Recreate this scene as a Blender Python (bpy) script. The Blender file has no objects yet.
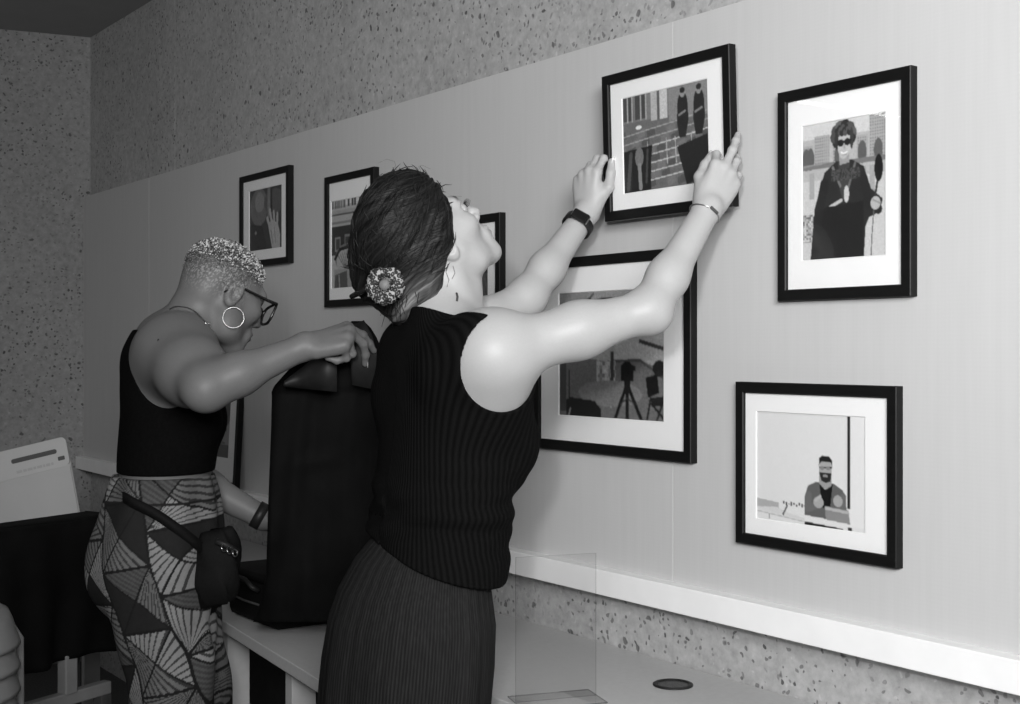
import bpy, bmesh, math, random
import numpy as np
from mathutils import Vector, Matrix

random.seed(7)
RNG = np.random.default_rng(11)
C = bpy.context.scene.collection
PI = math.pi

# ------------------------------------------------------------------ camera model
F_PX, CX, HY, CAMZ = 1290.0, 510.0, 348.0, 1.44
def P(px, py, Z):
    """world point seen at photograph pixel (px, py) at depth Z metres"""
    return np.array([(px - CX) / F_PX * Z, Z, CAMZ - (py - HY) / F_PX * Z])

# the long wall: u runs along it to the right, INTO points into it
UX = np.array([.586, -.810, 0.]); UX /= np.linalg.norm(UX)
INTO = np.array([-UX[1], UX[0], 0.])
WROT = math.atan2(UX[1], UX[0])
DW = 1.887                                   # camera to panel face
ORG = INTO * DW
def W(u, n, z):                              # wall coordinates -> world (n = distance out from the panel face)
    return ORG + UX * u - INTO * n + np.array([0, 0, z])
def wall_uz(px, py, n=0.0):
    ray = np.array([(px - CX) / F_PX, 1.0, -(py - HY) / F_PX])
    t = (DW - n) / ray.dot(INTO)
    p = ray * t
    return p.dot(UX), CAMZ + p[2]

# ------------------------------------------------------------------ materials
def lin(s):
    s /= 255.0
    return s / 12.92 if s <= .04045 else ((s + .055) / 1.055) ** 2.4
def g(v): return (v, v, v, 1)
def new_mat(name, v=.5, rough=.6, metal=0.0, spec=.5):
    m = bpy.data.materials.new(name); m.use_nodes = True
    b = m.node_tree.nodes['Principled BSDF']
    b.inputs['Base Color'].default_value = g(v); b.inputs['Roughness'].default_value = rough
    b.inputs['Metallic'].default_value = metal; b.inputs['Specular IOR Level'].default_value = spec
    m.diffuse_color = g(v)
    return m, m.node_tree, b
def node(nt, t, **kw):
    n = nt.nodes.new(t)
    for k, v in kw.items(): setattr(n, k, v)
    return n
def math_n(nt, op, a, b=None, clamp=False):
    n = node(nt, 'ShaderNodeMath', operation=op); n.use_clamp = clamp
    for i, x in enumerate((a, b)):
        if x is None: continue
        if isinstance(x, (int, float)): n.inputs[i].default_value = x
        else: nt.links.new(x, n.inputs[i])
    return n.outputs[0]
def ramp(nt, src, stops):
    r = node(nt, 'ShaderNodeValToRGB')
    e = r.color_ramp.elements
    e[0].position, e[0].color = stops[0][0], g(stops[0][1])
    e[1].position, e[1].color = stops[-1][0], g(stops[-1][1])
    for p, v in stops[1:-1]:
        x = e.new(p); x.color = g(v)
    nt.links.new(src, r.inputs[0])
    return r.outputs[0]
def mixc(nt, fac, a, b, mode='MIX'):
    n = node(nt, 'ShaderNodeMix', data_type='RGBA', blend_type=mode)
    for i, x in ((0, fac), (6, a), (7, b)):
        if isinstance(x, (int, float)): n.inputs[i].default_value = x if i == 0 else g(x)
        else: nt.links.new(x, n.inputs[i])
    return n.outputs[2]
def coords(nt, attr=None, scale=(1, 1, 1)):
    if attr:
        o = node(nt, 'ShaderNodeAttribute', attribute_name=attr).outputs['Vector']
    else:
        o = node(nt, 'ShaderNodeTexCoord').outputs['Object']
    mp = node(nt, 'ShaderNodeMapping'); mp.inputs['Scale'].default_value = scale
    nt.links.new(o, mp.inputs[0])
    return mp.outputs[0]
def noise(nt, vec, scale, detail=3, rough=.5):
    n = node(nt, 'ShaderNodeTexNoise'); n.inputs['Scale'].default_value = scale
    n.inputs['Detail'].default_value = detail; n.inputs['Roughness'].default_value = rough
    nt.links.new(vec, n.inputs['Vector'])
    return n.outputs['Fac']
def voro(nt, vec, scale, rnd=1.0):
    n = node(nt, 'ShaderNodeTexVoronoi'); n.inputs['Scale'].default_value = scale
    n.inputs['Randomness'].default_value = rnd
    nt.links.new(vec, n.inputs['Vector'])
    return n
def bump(nt, b, h, strength=.3, dist=.002):
    n = node(nt, 'ShaderNodeBump'); n.inputs['Strength'].default_value = strength
    n.inputs['Distance'].default_value = dist
    nt.links.new(h, n.inputs['Height']); nt.links.new(n.outputs[0], b.inputs['Normal'])
def setcol(nt, b, c): nt.links.new(c, b.inputs['Base Color'])

def concrete_mat(name, v):
    m, nt, b = new_mat(name, v, .85, spec=.25)
    o = coords(nt)
    big = noise(nt, o, 1.6, 5, .6); fine = noise(nt, o, 45, 4, .65)
    base = mixc(nt, .55, ramp(nt, big, [(.25, v * .72), (.75, v * 1.25)]), ramp(nt, fine, [(.25, v * .6), (.75, v * 1.4)]))
    patch = ramp(nt, noise(nt, o, 3.1, 2), [(.38, 0.), (.62, 1.)])
    warp = node(nt, 'ShaderNodeVectorMath', operation='ADD')
    nt.links.new(o, warp.inputs[0])
    wn = node(nt, 'ShaderNodeTexNoise'); wn.inputs['Scale'].default_value = 30; nt.links.new(o, wn.inputs['Vector'])
    ws = node(nt, 'ShaderNodeVectorMath', operation='SCALE'); ws.inputs['Scale'].default_value = .030
    nt.links.new(wn.outputs['Color'], ws.inputs[0]); nt.links.new(ws.outputs[0], warp.inputs[1])
    v1 = voro(nt, warp.outputs[0], 62); v2 = voro(nt, warp.outputs[0], 26); v3 = voro(nt, warp.outputs[0], 70)
    def sp(vn, cut, keep):
        d = ramp(nt, vn.outputs['Distance'], [(cut, 1.), (cut + .07, 0.)])
        sepn = node(nt, 'ShaderNodeSeparateColor'); nt.links.new(vn.outputs['Color'], sepn.inputs[0])
        kk = math_n(nt, 'LESS_THAN', sepn.outputs[0], keep)
        return math_n(nt, 'MULTIPLY', d, kk), sepn.outputs[1]
    s1, t1 = sp(v1, .26, .55); s2, t2 = sp(v2, .16, .14); s3, t3 = sp(v3, .22, .12)
    s1 = math_n(nt, 'MULTIPLY', s1, math_n(nt, 'ADD', patch, .40, True))
    dark1 = ramp(nt, t1, [(0., v * .22), (1., v * .62)])
    c = mixc(nt, math_n(nt, 'MULTIPLY', s1, .95), base, dark1)
    c = mixc(nt, math_n(nt, 'MULTIPLY', s2, .85), c, v * .30)
    c = mixc(nt, math_n(nt, 'MULTIPLY', s3, .3), c, v * 1.7)
    setcol(nt, b, c)
    h = math_n(nt, 'SUBTRACT', fine, math_n(nt, 'ADD', s1, math_n(nt, 'MULTIPLY', s2, 1.2)))
    bump(nt, b, h, .35, .004)
    return m
def panel_mat(name, v):
    m, nt, b = new_mat(name, v, .8, spec=.2)
    o = coords(nt, scale=(1, 1, 1))
    sep = node(nt, 'ShaderNodeSeparateXYZ'); nt.links.new(o, sep.inputs[0])
    sx = math_n(nt, 'SINE', math_n(nt, 'MULTIPLY', sep.outputs[0], 2 * PI / .0075))
    sz = math_n(nt, 'SINE', math_n(nt, 'MULTIPLY', sep.outputs[2], 2 * PI / .0075))
    wv = math_n(nt, 'MULTIPLY', math_n(nt, 'ADD', sx, sz), .25)
    n1 = noise(nt, coords(nt, scale=(60, 1, 3)), 1.0, 3); n2 = noise(nt, o, 1.2, 3)
    f = math_n(nt, 'ADD', math_n(nt, 'MULTIPLY', n1, .35), math_n(nt, 'ADD', math_n(nt, 'MULTIPLY', n2, .4), math_n(nt, 'MULTIPLY', wv, .08)))
    setcol(nt, b, ramp(nt, f, [(.1, v * .90), (.7, v * 1.06)]))
    bump(nt, b, wv, .04, .0006)
    return m
def noisy_mat(name, v, rough=.6, scale=40, amp=.2, spec=.4, bmp=.1, stretch=(1, 1, 1)):
    m, nt, b = new_mat(name, v, rough, spec=spec)
    n = noise(nt, coords(nt, scale=stretch), scale, 4)
    setcol(nt, b, ramp(nt, n, [(.25, v * (1 - amp)), (.75, v * (1 + amp))]))
    if bmp: bump(nt, b, n, bmp, .002)
    return m
def attr_mat(name, rough=.5, spec=.4, scale=120, amp=.06, bmp=.05, sss=0.0):
    m, nt, b = new_mat(name, .5, rough, spec=spec)
    a = node(nt, 'ShaderNodeAttribute', attribute_name='tone')
    n = noise(nt, coords(nt), scale, 4)
    c = mixc(nt, 1.0, a.outputs['Color'], ramp(nt, n, [(.25, 1 - amp), (.75, 1.0)]), 'MULTIPLY')
    setcol(nt, b, c)
    if bmp: bump(nt, b, n, bmp, .0015)
    if sss:
        b.inputs['Subsurface Weight'].default_value = sss
        b.inputs['Subsurface Radius'].default_value = (.006, .006, .006)
        b.inputs['Subsurface Scale'].default_value = 1.0
    return m
def knit_mat(name, v, pitch, depth=.0025, contrast=.5):
    m, nt, b = new_mat(name, v, .95, spec=.04)
    a = node(nt, 'ShaderNodeAttribute', attribute_name='arc')
    s = math_n(nt, 'SINE', math_n(nt, 'MULTIPLY', a.outputs['Fac'], 2 * PI / pitch))
    s = math_n(nt, 'ADD', math_n(nt, 'MULTIPLY', s, .5), .5)
    n = noise(nt, coords(nt, scale=(1, 1, 1)), 260, 2)
    h = math_n(nt, 'ADD', s, math_n(nt, 'MULTIPLY', n, .35))
    setcol(nt, b, ramp(nt, h, [(.1, v * (1 - contrast)), (1.1, v * (1 + contrast))]))
    bump(nt, b, h, .55, depth)
    return m
def pin_mat(name, v, pitch):
    m, nt, b = new_mat(name, v, .95, spec=.06)
    a = node(nt, 'ShaderNodeAttribute', attribute_name='arc')
    s = math_n(nt, 'SINE', math_n(nt, 'MULTIPLY', a.outputs['Fac'], 2 * PI / pitch))
    n = noise(nt, coords(nt, scale=(30, 30, 3)), 8, 3)
    h = math_n(nt, 'ADD', math_n(nt, 'MULTIPLY', s, .28), n)
    setcol(nt, b, ramp(nt, h, [(.25, v * .68), (.9, v * 1.4)]))
    bump(nt, b, n, .3, .004)
    return m
def hair_mat(name, v, hi):
    m, nt, b = new_mat(name, v, .5, spec=.22)
    o = coords(nt, 'strand', (1, 1, 1))
    n1 = noise(nt, coords(nt, 'strand', (300, 7, 20)), 1, 3, .6)
    n2 = noise(nt, coords(nt, 'strand', (70, 4, 8)), 1, 3, .6)
    a = node(nt, 'ShaderNodeAttribute', attribute_name='tone')
    f = math_n(nt, 'ADD', math_n(nt, 'MULTIPLY', n1, .55), math_n(nt, 'MULTIPLY', n2, .45))
    c = mixc(nt, 1.0, a.outputs['Color'], ramp(nt, f, [(.36, .16), (.52, .8), (.66, hi)]), 'MULTIPLY')
    setcol(nt, b, c); bump(nt, b, f, .8, .006)
    return m
def glass_mat(name, tint=.98, refl=1.0):
    m = bpy.data.materials.new(name); m.use_nodes = True
    nt = m.node_tree; nt.nodes.remove(nt.nodes['Principled BSDF'])
    out = nt.nodes['Material Output']
    t = node(nt, 'ShaderNodeBsdfTransparent'); t.inputs[0].default_value = g(tint)
    gl = node(nt, 'ShaderNodeBsdfGlossy'); gl.inputs['Roughness'].default_value = .012
    fr = node(nt, 'ShaderNodeFresnel'); fr.inputs['IOR'].default_value = 1.45
    mx = node(nt, 'ShaderNodeMixShader'); ge = node(nt, 'ShaderNodeNewGeometry')
    front = math_n(nt, 'SUBTRACT', 1.0, ge.outputs['Backfacing'])
    nt.links.new(math_n(nt, 'MULTIPLY', math_n(nt, 'MULTIPLY', fr.outputs[0], refl), front), mx.inputs[0])
    nt.links.new(t.outputs[0], mx.inputs[1]); nt.links.new(gl.outputs[0], mx.inputs[2])
    nt.links.new(mx.outputs[0], out.inputs[0])
    return m

M = {}
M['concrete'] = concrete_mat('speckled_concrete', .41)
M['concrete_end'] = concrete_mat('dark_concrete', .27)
M['panel'] = panel_mat('fabric_panel', .55)
M['ceiling'] = noisy_mat('ceiling_paint', .36, .8, 6, .05, .2, 0)
M['floor'] = noisy_mat('floor_carpet', .10, .9, 120, .3, .1, .3)
M['ledge'] = noisy_mat('white_ledge', .93, .45, 12, .04, .4, 0)
M['counter'] = noisy_mat('counter_laminate', .50, .35, 90, .05, .4, .02)
M['counter_leg'] = noisy_mat('counter_panel', .42, .5, 30, .06, .3, 0)
M['dark'] = noisy_mat('cavity_shade', .03, .8, 20, .2, .2, 0)
M['frame_black'] = noisy_mat('black_painted_wood', .006, .45, 30, .25, .2, .05, (1, 1, 8))
M['mat'] = noisy_mat('white_mat_board', .92, .8, 200, .015, .2, 0)
M['backing'] = noisy_mat('backing_board', .22, .9, 20, .1, .1, 0)
M['print'] = attr_mat('photo_paper', .35, .4, 300, .03, 0)
M['glass'] = glass_mat('picture_glass', .985, .75)
M['acrylic'] = glass_mat('clear_acrylic', .95, .9)
M['acrylic_edge'] = glass_mat('acrylic_edge', .60, 1.0)
M['skin_light'] = attr_mat('light_skin', .48, .4, 300, .05, .05, .10)
M['skin_dark'] = attr_mat('brown_skin', .5, .3, 300, .08, .05, .05)
M['knit'] = knit_mat('black_rib_knit', .0045, .0105, .0018, .4)
M['jersey'] = noisy_mat('black_jersey', .004, .9, 200, .3, .04, .05)
M['pinstripe'] = pin_mat('charcoal_pinstripe', .018, .0065)
M['print_cloth'] = attr_mat('graphic_cotton', .85, .15, 90, .18, .12)
M['black_cloth'] = noisy_mat('black_cloth', .0035, .85, 9, .5, .10, .5)
M['leather'] = noisy_mat('black_leather', .014, .55, 25, .4, .25, .4)
M['nylon'] = noisy_mat('black_nylon', .005, .7, 220, .3, .12, .1)
M['rubber'] = noisy_mat('black_rubber', .012, .5, 60, .2, .4, .05)
M['plastic_black'] = noisy_mat('black_plastic', .008, .25, 50, .2, .5, 0)
M['metal'] = new_mat('silver_metal', .45, .3, 1.0)[0]
M['dark_metal'] = noisy_mat('dark_metal', .06, .4, 50, .2, .5, 0)
M['paper'] = noisy_mat('pad_paper', .40, .7, 6, .06, .2, .03)
M['card'] = noisy_mat('pad_card', .44, .6, 6, .04, .2, 0)
M['ink'] = new_mat('grey_ink', .06, .6)[0]
M['pale_ink'] = new_mat('pale_grey_ink', .36, .6)[0]
M['chair_plastic'] = noisy_mat('grey_chair_plastic', .20, .4, 10, .05, .4, 0)
M['grey_metal'] = noisy_mat('grey_painted_metal', .22, .5, 20, .08, .4, 0)
M['hair_dark'] = hair_mat('dark_brown_hair', .02, 2.6)
M['curl'] = attr_mat('bleached_curls', .6, .3, 200, .3, .1)
M['scrunchie'] = None
M['eye'] = new_mat('eye_white', .38, .2)[0]
M['iris'] = new_mat('dark_iris', .02, .15)[0]
M['screen'] = new_mat('watch_screen', .006, .08)[0]
M['tattoo'] = new_mat('tattoo_ink', .05, .7)[0]
def scrunchie_mat():
    m, nt, b = new_mat('leopard_cloth', .4, .7)
    o = coords(nt)
    v = voro(nt, o, 150)
    d = ramp(nt, v.outputs['Distance'], [(.20, .16), (.27, .010), (.56, .010), (.68, .34)])
    setcol(nt, b, d); bump(nt, b, noise(nt, o, 90, 3), .4, .003)
    return m
M['scrunchie'] = scrunchie_mat()

# ------------------------------------------------------------------ object helpers
def empty(name, loc, rz=0.0):
    o = bpy.data.objects.new(name, None); C.objects.link(o)
    o.location = [float(x) for x in loc]; o.rotation_euler = (0, 0, rz)
    o.empty_display_size = .05
    return o
def tag(o, label=None, cat=None, group=None, kind=None):
    if label: o['label'] = label
    if cat: o['category'] = cat
    if group: o['group'] = group
    if kind: o['kind'] = kind
    return o
def mesh_np(name, V, Fq, mat, parent=None, smooth=True, tone=None, arc=None, strand=None, mats=None, fmat=None):
    V = np.asarray(V, dtype=np.float32)
    me = bpy.data.meshes.new(name)
    if isinstance(Fq, np.ndarray):
        n, k = Fq.shape
        me.vertices.add(len(V)); me.vertices.foreach_set('co', V.ravel())
        me.loops.add(n * k); me.loops.foreach_set('vertex_index', Fq.astype(np.int32).ravel())
        me.polygons.add(n); me.polygons.foreach_set('loop_start', np.arange(0, n * k, k, dtype=np.int32))
        me.update(calc_edges=True)
    else:
        me.from_pydata([tuple(map(float, v)) for v in V], [], Fq); me.update()
    me.validate()
    if smooth: me.polygons.foreach_set('use_smooth', np.ones(len(me.polygons), dtype=bool))
    if tone is not None:
        a = me.attributes.new('tone', 'FLOAT_COLOR', 'POINT')
        t = np.ones((len(V), 4), dtype=np.float32); t[:, :3] = np.asarray(tone, dtype=np.float32)[:, None]
        a.data.foreach_set('color', t.ravel())
    if arc is not None:
        a = me.attributes.new('arc', 'FLOAT', 'POINT'); a.data.foreach_set('value', np.asarray(arc, dtype=np.float32))
    if strand is not None:
        a = me.attributes.new('strand', 'FLOAT_VECTOR', 'POINT'); a.data.foreach_set('vector', np.asarray(strand, dtype=np.float32).ravel())
    for mm in (mats or [mat]): me.materials.append(mm)
    if fmat is not None: me.polygons.foreach_set('material_index', np.asarray(fmat, dtype=np.int32))
    o = bpy.data.objects.new(name, me); C.objects.link(o)
    if parent is not None: o.parent = parent
    return o

class MB:
    """collects boxes, tubes, lathes into one mesh"""
    def __init__(s): s.v, s.f = [], []
    def add(s, V, Fs):
        b = len(s.v); s.v += [tuple(map(float, x)) for x in V]; s.f += [tuple(i + b for i in f) for f in Fs]
    def box(s, lo, hi, bev=.0, R=None, T=None):
        x0, y0, z0 = lo; x1, y1, z1 = hi
        bm = bmesh.new(); bmesh.ops.create_cube(bm, size=1)
        for v in bm.verts:
            v.co = ((x0 + x1) / 2 + v.co.x * (x1 - x0), (y0 + y1) / 2 + v.co.y * (y1 - y0), (z0 + z1) / 2 + v.co.z * (z1 - z0))
        if bev: bmesh.ops.bevel(bm, geom=bm.edges[:], offset=bev, segments=2, affect='EDGES', profile=.5)
        bm.verts.index_update()
        V = [np.array(v.co) for v in bm.verts]
        if R is not None: V = [R @ v for v in V]
        if T is not None: V = [v + T for v in V]
        s.add(V, [[v.index for v in f.verts] for f in bm.faces]); bm.free()
        return s
    def tube(s, pts, r, n=10, closed=False, caps=True):
        pts = [np.asarray(p, float) for p in pts]; N = len(pts)
        rr = r if hasattr(r, '__len__') else [r] * N
        up = np.array([.13, .31, .94]); V = []
        for i in range(N):
            a = pts[i - 1] if (i > 0 or closed) else pts[i]; b = pts[(i + 1) % N] if (i < N - 1 or closed) else pts[i]
            t = b - a; t /= np.linalg.norm(t) + 1e-12
            e1 = np.cross(t, up)
            if np.linalg.norm(e1) < 1e-3: e1 = np.cross(t, np.array([1., 0, 0]))
            e1 /= np.linalg.norm(e1); e2 = np.cross(t, e1); up = -np.cross(t, e1) if False else up
            for k in range(n):
                q = 2 * PI * k / n
                V.append(pts[i] + rr[i] * (math.cos(q) * e1 + math.sin(q) * e2))
        Fs = []
        for i in range(N if closed else N - 1):
            j = (i + 1) % N
            for k in range(n): Fs.append((i * n + k, i * n + (k + 1) % n, j * n + (k + 1) % n, j * n + k))
        if caps and not closed:
            Fs.append(tuple(range(n - 1, -1, -1))); Fs.append(tuple((N - 1) * n + k for k in range(n)))
        s.add(V, Fs); return s
    def lathe(s, prof, n=32, c=(0, 0, 0)):
        V = []; Fs = []
        for r, z in prof:
            for k in range(n): V.append((c[0] + r * math.cos(2 * PI * k / n), c[1] + r * math.sin(2 * PI * k / n), c[2] + z))
        for i in range(len(prof) - 1):
            for k in range(n): Fs.append((i * n + k, i * n + (k + 1) % n, (i + 1) * n + (k + 1) % n, (i + 1) * n + k))
        Fs.append(tuple(range(n - 1, -1, -1))); Fs.append(tuple((len(prof) - 1) * n + k for k in range(n)))
        s.add(V, Fs); return s
    def prism(s, poly, z0, z1):
        n = len(poly)
        V = [(x, y, z0) for x, y in poly] + [(x, y, z1) for x, y in poly]
        Fs = [tuple(range(n - 1, -1, -1)), tuple(range(n, 2 * n))] + [(i, (i + 1) % n, n + (i + 1) % n, n + i) for i in range(n)]
        s.add(V, Fs); return s
    def sub(s, base):
        s.v = [tuple(np.array(v) - base) for v in s.v]; return s
    def build(s, name, mat, parent=None, smooth=False):
        o = mesh_np(name, np.array(s.v), [tuple(f) for f in s.f], mat, parent, smooth)
        bm = bmesh.new(); bm.from_mesh(o.data); bmesh.ops.recalc_face_normals(bm, faces=bm.faces); bm.to_mesh(o.data); bm.free()
        return o

def loft(rings, closed_ring=True, cap=True):
    """rings: array (m, n, 3) -> verts, quad faces list"""
    R = np.asarray(rings); m, n, _ = R.shape
    V = R.reshape(-1, 3); Fs = []
    for i in range(m - 1):
        for k in range(n if closed_ring else n - 1):
            Fs.append((i * n + k, i * n + (k + 1) % n, (i + 1) * n + (k + 1) % n, (i + 1) * n + k))
    if cap and closed_ring:
        Fs.append(tuple(range(n - 1, -1, -1))); Fs.append(tuple((m - 1) * n + k for k in range(n)))
    return V, Fs

# ------------------------------------------------------------------ smooth solid modelling (distance fields -> mesh)
def cone(a, b, ra, rb, k=.02):
    a = np.asarray(a, float); b = np.asarray(b, float); r = max(ra, rb)
    return dict(t='cone', a=a, b=b, ra=ra, rb=rb, k=k, lo=np.minimum(a, b) - r, hi=np.maximum(a, b) + r)
def ell(c, rad, ax=None, k=.02):
    c = np.asarray(c, float); rad = np.asarray(rad, float); ax = np.eye(3) if ax is None else np.asarray(ax, float)
    ext = np.sqrt(((ax * rad[:, None]) ** 2).sum(0))
    return dict(t='ell', c=c, r=rad, ax=ax, k=k, lo=c - ext, hi=c + ext)
def cut(op): op = dict(op); op['sub'] = True; return op
def plane(pt, n, k=.004):
    n = np.asarray(n, float); n = n / np.linalg.norm(n)
    return dict(t='plane', p=np.asarray(pt, float), n=n, k=k)
def off(t): return dict(t='off', o=t)
def warp(fn): return dict(t='fn', f=fn)
def op_d(o, p):
    if o['t'] == 'cone':
        ba = o['b'] - o['a']; pa = p - o['a']
        h = np.clip(pa @ ba / (ba @ ba + 1e-12), 0, 1)
        q = pa - h[:, None] * ba
        return np.sqrt((q * q).sum(1)) - (o['ra'] + (o['rb'] - o['ra']) * h)
    q = (p - o['c']) @ o['ax'].T
    k0 = np.sqrt(((q / o['r']) ** 2).sum(1)); k1 = np.sqrt(((q / o['r'] ** 2) ** 2).sum(1)) + 1e-9
    return k0 * (k0 - 1) / k1
def smin(a, b, k):
    h = np.maximum(k - np.abs(a - b), 0) / k
    return np.minimum(a, b) - h * h * k * .25
def evalf(ops, p, lo=None, hi=None):
    d = np.full(len(p), 10.0)
    for o in ops:
        t = o['t']
        if t == 'off': d = d - o['o']
        elif t == 'fn': d = d + o['f'](p)
        elif t == 'plane': d = -smin(-d, -((p - o['p']) @ o['n']), o['k'])
        else:
            if lo is not None:
                mg = o['k'] + .035
                if np.any(o['lo'] - mg > hi) or np.any(o['hi'] + mg < lo): continue
            e = op_d(o, p)
            if o.get('sub'): d = -smin(-d, e, o['k'])
            else: d = smin(d, e, o['k'])
    return d
def mesh_field(ops, vox=.003, B=20, pad=.03):
    los = np.array([o['lo'] for o in ops if 'lo' in o and not o.get('sub')]); his = np.array([o['hi'] for o in ops if 'lo' in o and not o.get('sub')])
    lo = los.min(0) - pad; hi = his.max(0) + pad
    nb = np.ceil((hi - lo) / (vox * B)).astype(int)
    gi = np.stack(np.meshgrid(*[np.arange(n) for n in nb], indexing='ij'), -1).reshape(-1, 3)
    cen = lo + (gi + .5) * vox * B
    dc = evalf(ops, cen)
    act = gi[np.abs(dc) < vox * B * .87 * 1.35 + .015]
    NX, NY, NZ = (nb * B + 2)
    def key(i, j, k): return (i.astype(np.int64) * NY + j) * NZ + k
    ar = np.arange(B + 1)
    lg = np.stack(np.meshgrid(ar, ar, ar, indexing='ij'), -1).reshape(-1, 3)
    VK, VP, Q = [], [], []
    for bi in act:
        o0 = bi * B
        bl = lo + o0 * vox; bh = bl + B * vox
        s = evalf(ops, bl + lg * vox, bl, bh).reshape(B + 1, B + 1, B + 1)
        neg = s < 0
        if neg.all() or not neg.any(): continue
        acc = np.zeros((B, B, B, 3)); cnt = np.zeros((B, B, B))
        for ax in range(3):
            a = np.take(s, range(B), ax); b = np.take(s, range(1, B + 1), ax)
            ch = (a < 0) != (b < 0)
            den = np.where(ch, a - b, 1); t = np.where(ch, a / den, 0)
            o1, o2 = [x for x in range(3) if x != ax]
            for d1 in (0, 1):
                for d2 in (0, 1):
                    sl = [slice(0, B)] * 3; sl[o1] = slice(d1, B + d1); sl[o2] = slice(d2, B + d2)
                    c = ch[tuple(sl)]; tt = t[tuple(sl)]
                    cnt += c
                    acc[..., ax] += np.where(c, tt, 0)
                    if d1: acc[..., o1] += c
                    if d2: acc[..., o2] += c
            # quads (edges based at points 0..B-1 in all axes)
            e = ch[tuple(slice(0, B) for _ in range(3))]
            idx = np.argwhere(e)
            if len(idx):
                sg = a[tuple(slice(0, B) for _ in range(3))][e] < 0
                gidx = idx + o0
                q = []
                for d1, d2 in ((1, 1), (0, 1), (0, 0), (1, 0)):
                    w = gidx.copy(); w[:, o1] -= d1; w[:, o2] -= d2
                    q.append(key(w[:, 0], w[:, 1], w[:, 2]))
                q = np.stack(q, 1)
                flip = sg if ax != 1 else ~sg
                q[~flip] = q[~flip][:, ::-1]
                Q.append(q)
        ok = cnt > 0
        ci = np.argwhere(ok)
        pos = (acc[ok] / cnt[ok][:, None] + ci + o0) * vox + lo
        gc = ci + o0
        VK.append(key(gc[:, 0], gc[:, 1], gc[:, 2])); VP.append(pos)
    VK = np.concatenate(VK); VP = np.concatenate(VP); Q = np.concatenate(Q)
    order = np.argsort(VK); VK = VK[order]; VP = VP[order]
    qi = np.searchsorted(VK, Q); qi = np.clip(qi, 0, len(VK) - 1)
    good = (VK[qi] == Q).all(1)
    return VP, qi[good].astype(np.int32)

def unit(v): v = np.asarray(v, float); return v / np.linalg.norm(v)
def frame_axes(Fw, Uw):
    """rows: right, forward, up (orthonormal)"""
    f = unit(Fw); u = np.asarray(Uw, float); u = unit(u - f * u.dot(f)); return np.array([np.cross(f, u), f, u])

def hand_ops(Wp, D, N, right, curls, spread=(.10, .02, -.06, -.16), thumb=None, sc=1.0, wr=.025, bend_t=None):
    """palm, four bent fingers and a thumb; D towards the fingertips, N out of the back of the hand"""
    D = unit(D); N = np.asarray(N, float); N = unit(N - D * N.dot(D))
    T = np.cross(N, D) if right else np.cross(D, N)
    L = lambda d, t, n: Wp + sc * (D * d + T * t + N * n)
    ops = []
    mcp = [(.086, .027, .002), (.090, .009, .005), (.085, -.010, .003), (.076, -.027, -.002)]
    wri = [(.004, .013, 0), (.002, .005, .001), (.002, -.006, .001), (.004, -.013, 0)]
    for a, b in zip(wri, mcp):
        ops.append(cone(L(*a), L(*b), .0145 * sc, .0118 * sc, .009 * sc))
    ops.append(ell(L(.05, 0, -.003), np.array([.030, .045, .0105]) * sc, np.array([T, D, N]), .012 * sc))
    ops.append(cone(L(.02, -.022, -.006), L(.06, -.026, -.006), .012 * sc, .011 * sc, .014 * sc))
    lens = [(.040, .025, .021), (.044, .028, .022), (.041, .026, .022), (.032, .020, .020)]
    rads = [(.0092, .0082, .0074, .0064), (.0094, .0084, .0075, .0066), (.0090, .0080, .0072, .0063), (.0080, .0071, .0064, .0056)]
    tips = []; nails = []
    for i in range(4):
        p = L(*mcp[i]); d = unit(D * math.cos(spread[i]) + T * math.sin(spread[i]))
        n = unit(N - d * N.dot(d)); ang = 0
        for j in range(3):
            ang += math.radians(curls[i][j])
            dd = d * math.cos(ang) - n * math.sin(ang)
            q = p + dd * lens[i][j] * sc
            ops.append(cone(p, q, rads[i][j] * sc, rads[i][j + 1] * sc, (.008 if j == 0 else .004) * sc))
            if j < 2: ops.append(ell(q, np.array([1, 1, 1]) * rads[i][j + 1] * 1.07 * sc, None, .004 * sc))
            p = q
        nn = d * math.sin(ang) + n * math.cos(ang)
        tips.append(p); nails.append((p + dd * .001 * sc + nn * rads[i][3] * .82 * sc, dd, nn, rads[i][3] * sc))
    th = thumb or [(.55, .70, -.45), (.80, .45, -.35), (.92, .25, -.25)]
    p = L(.018, .020, -.008); tl = (.045, .033, .027); tr = (.0150, .0112, .0098, .0080)
    for j in range(3):
        v = unit(D * th[j][0] + T * th[j][1] + N * th[j][2])
        q = p + v * tl[j] * sc
        ops.append(cone(p, q, tr[j] * sc, tr[j + 1] * sc, (.016 if j == 0 else .006) * sc)); p = q
    tn = unit(T - v * T.dot(v)) if bend_t is None else unit(np.asarray(bend_t) - v * np.dot(bend_t, v))
    nails.append((p + tn * .0064 * sc, v, tn, .0086 * sc)); tips.append(p)
    return ops, tips, nails, T

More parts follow.
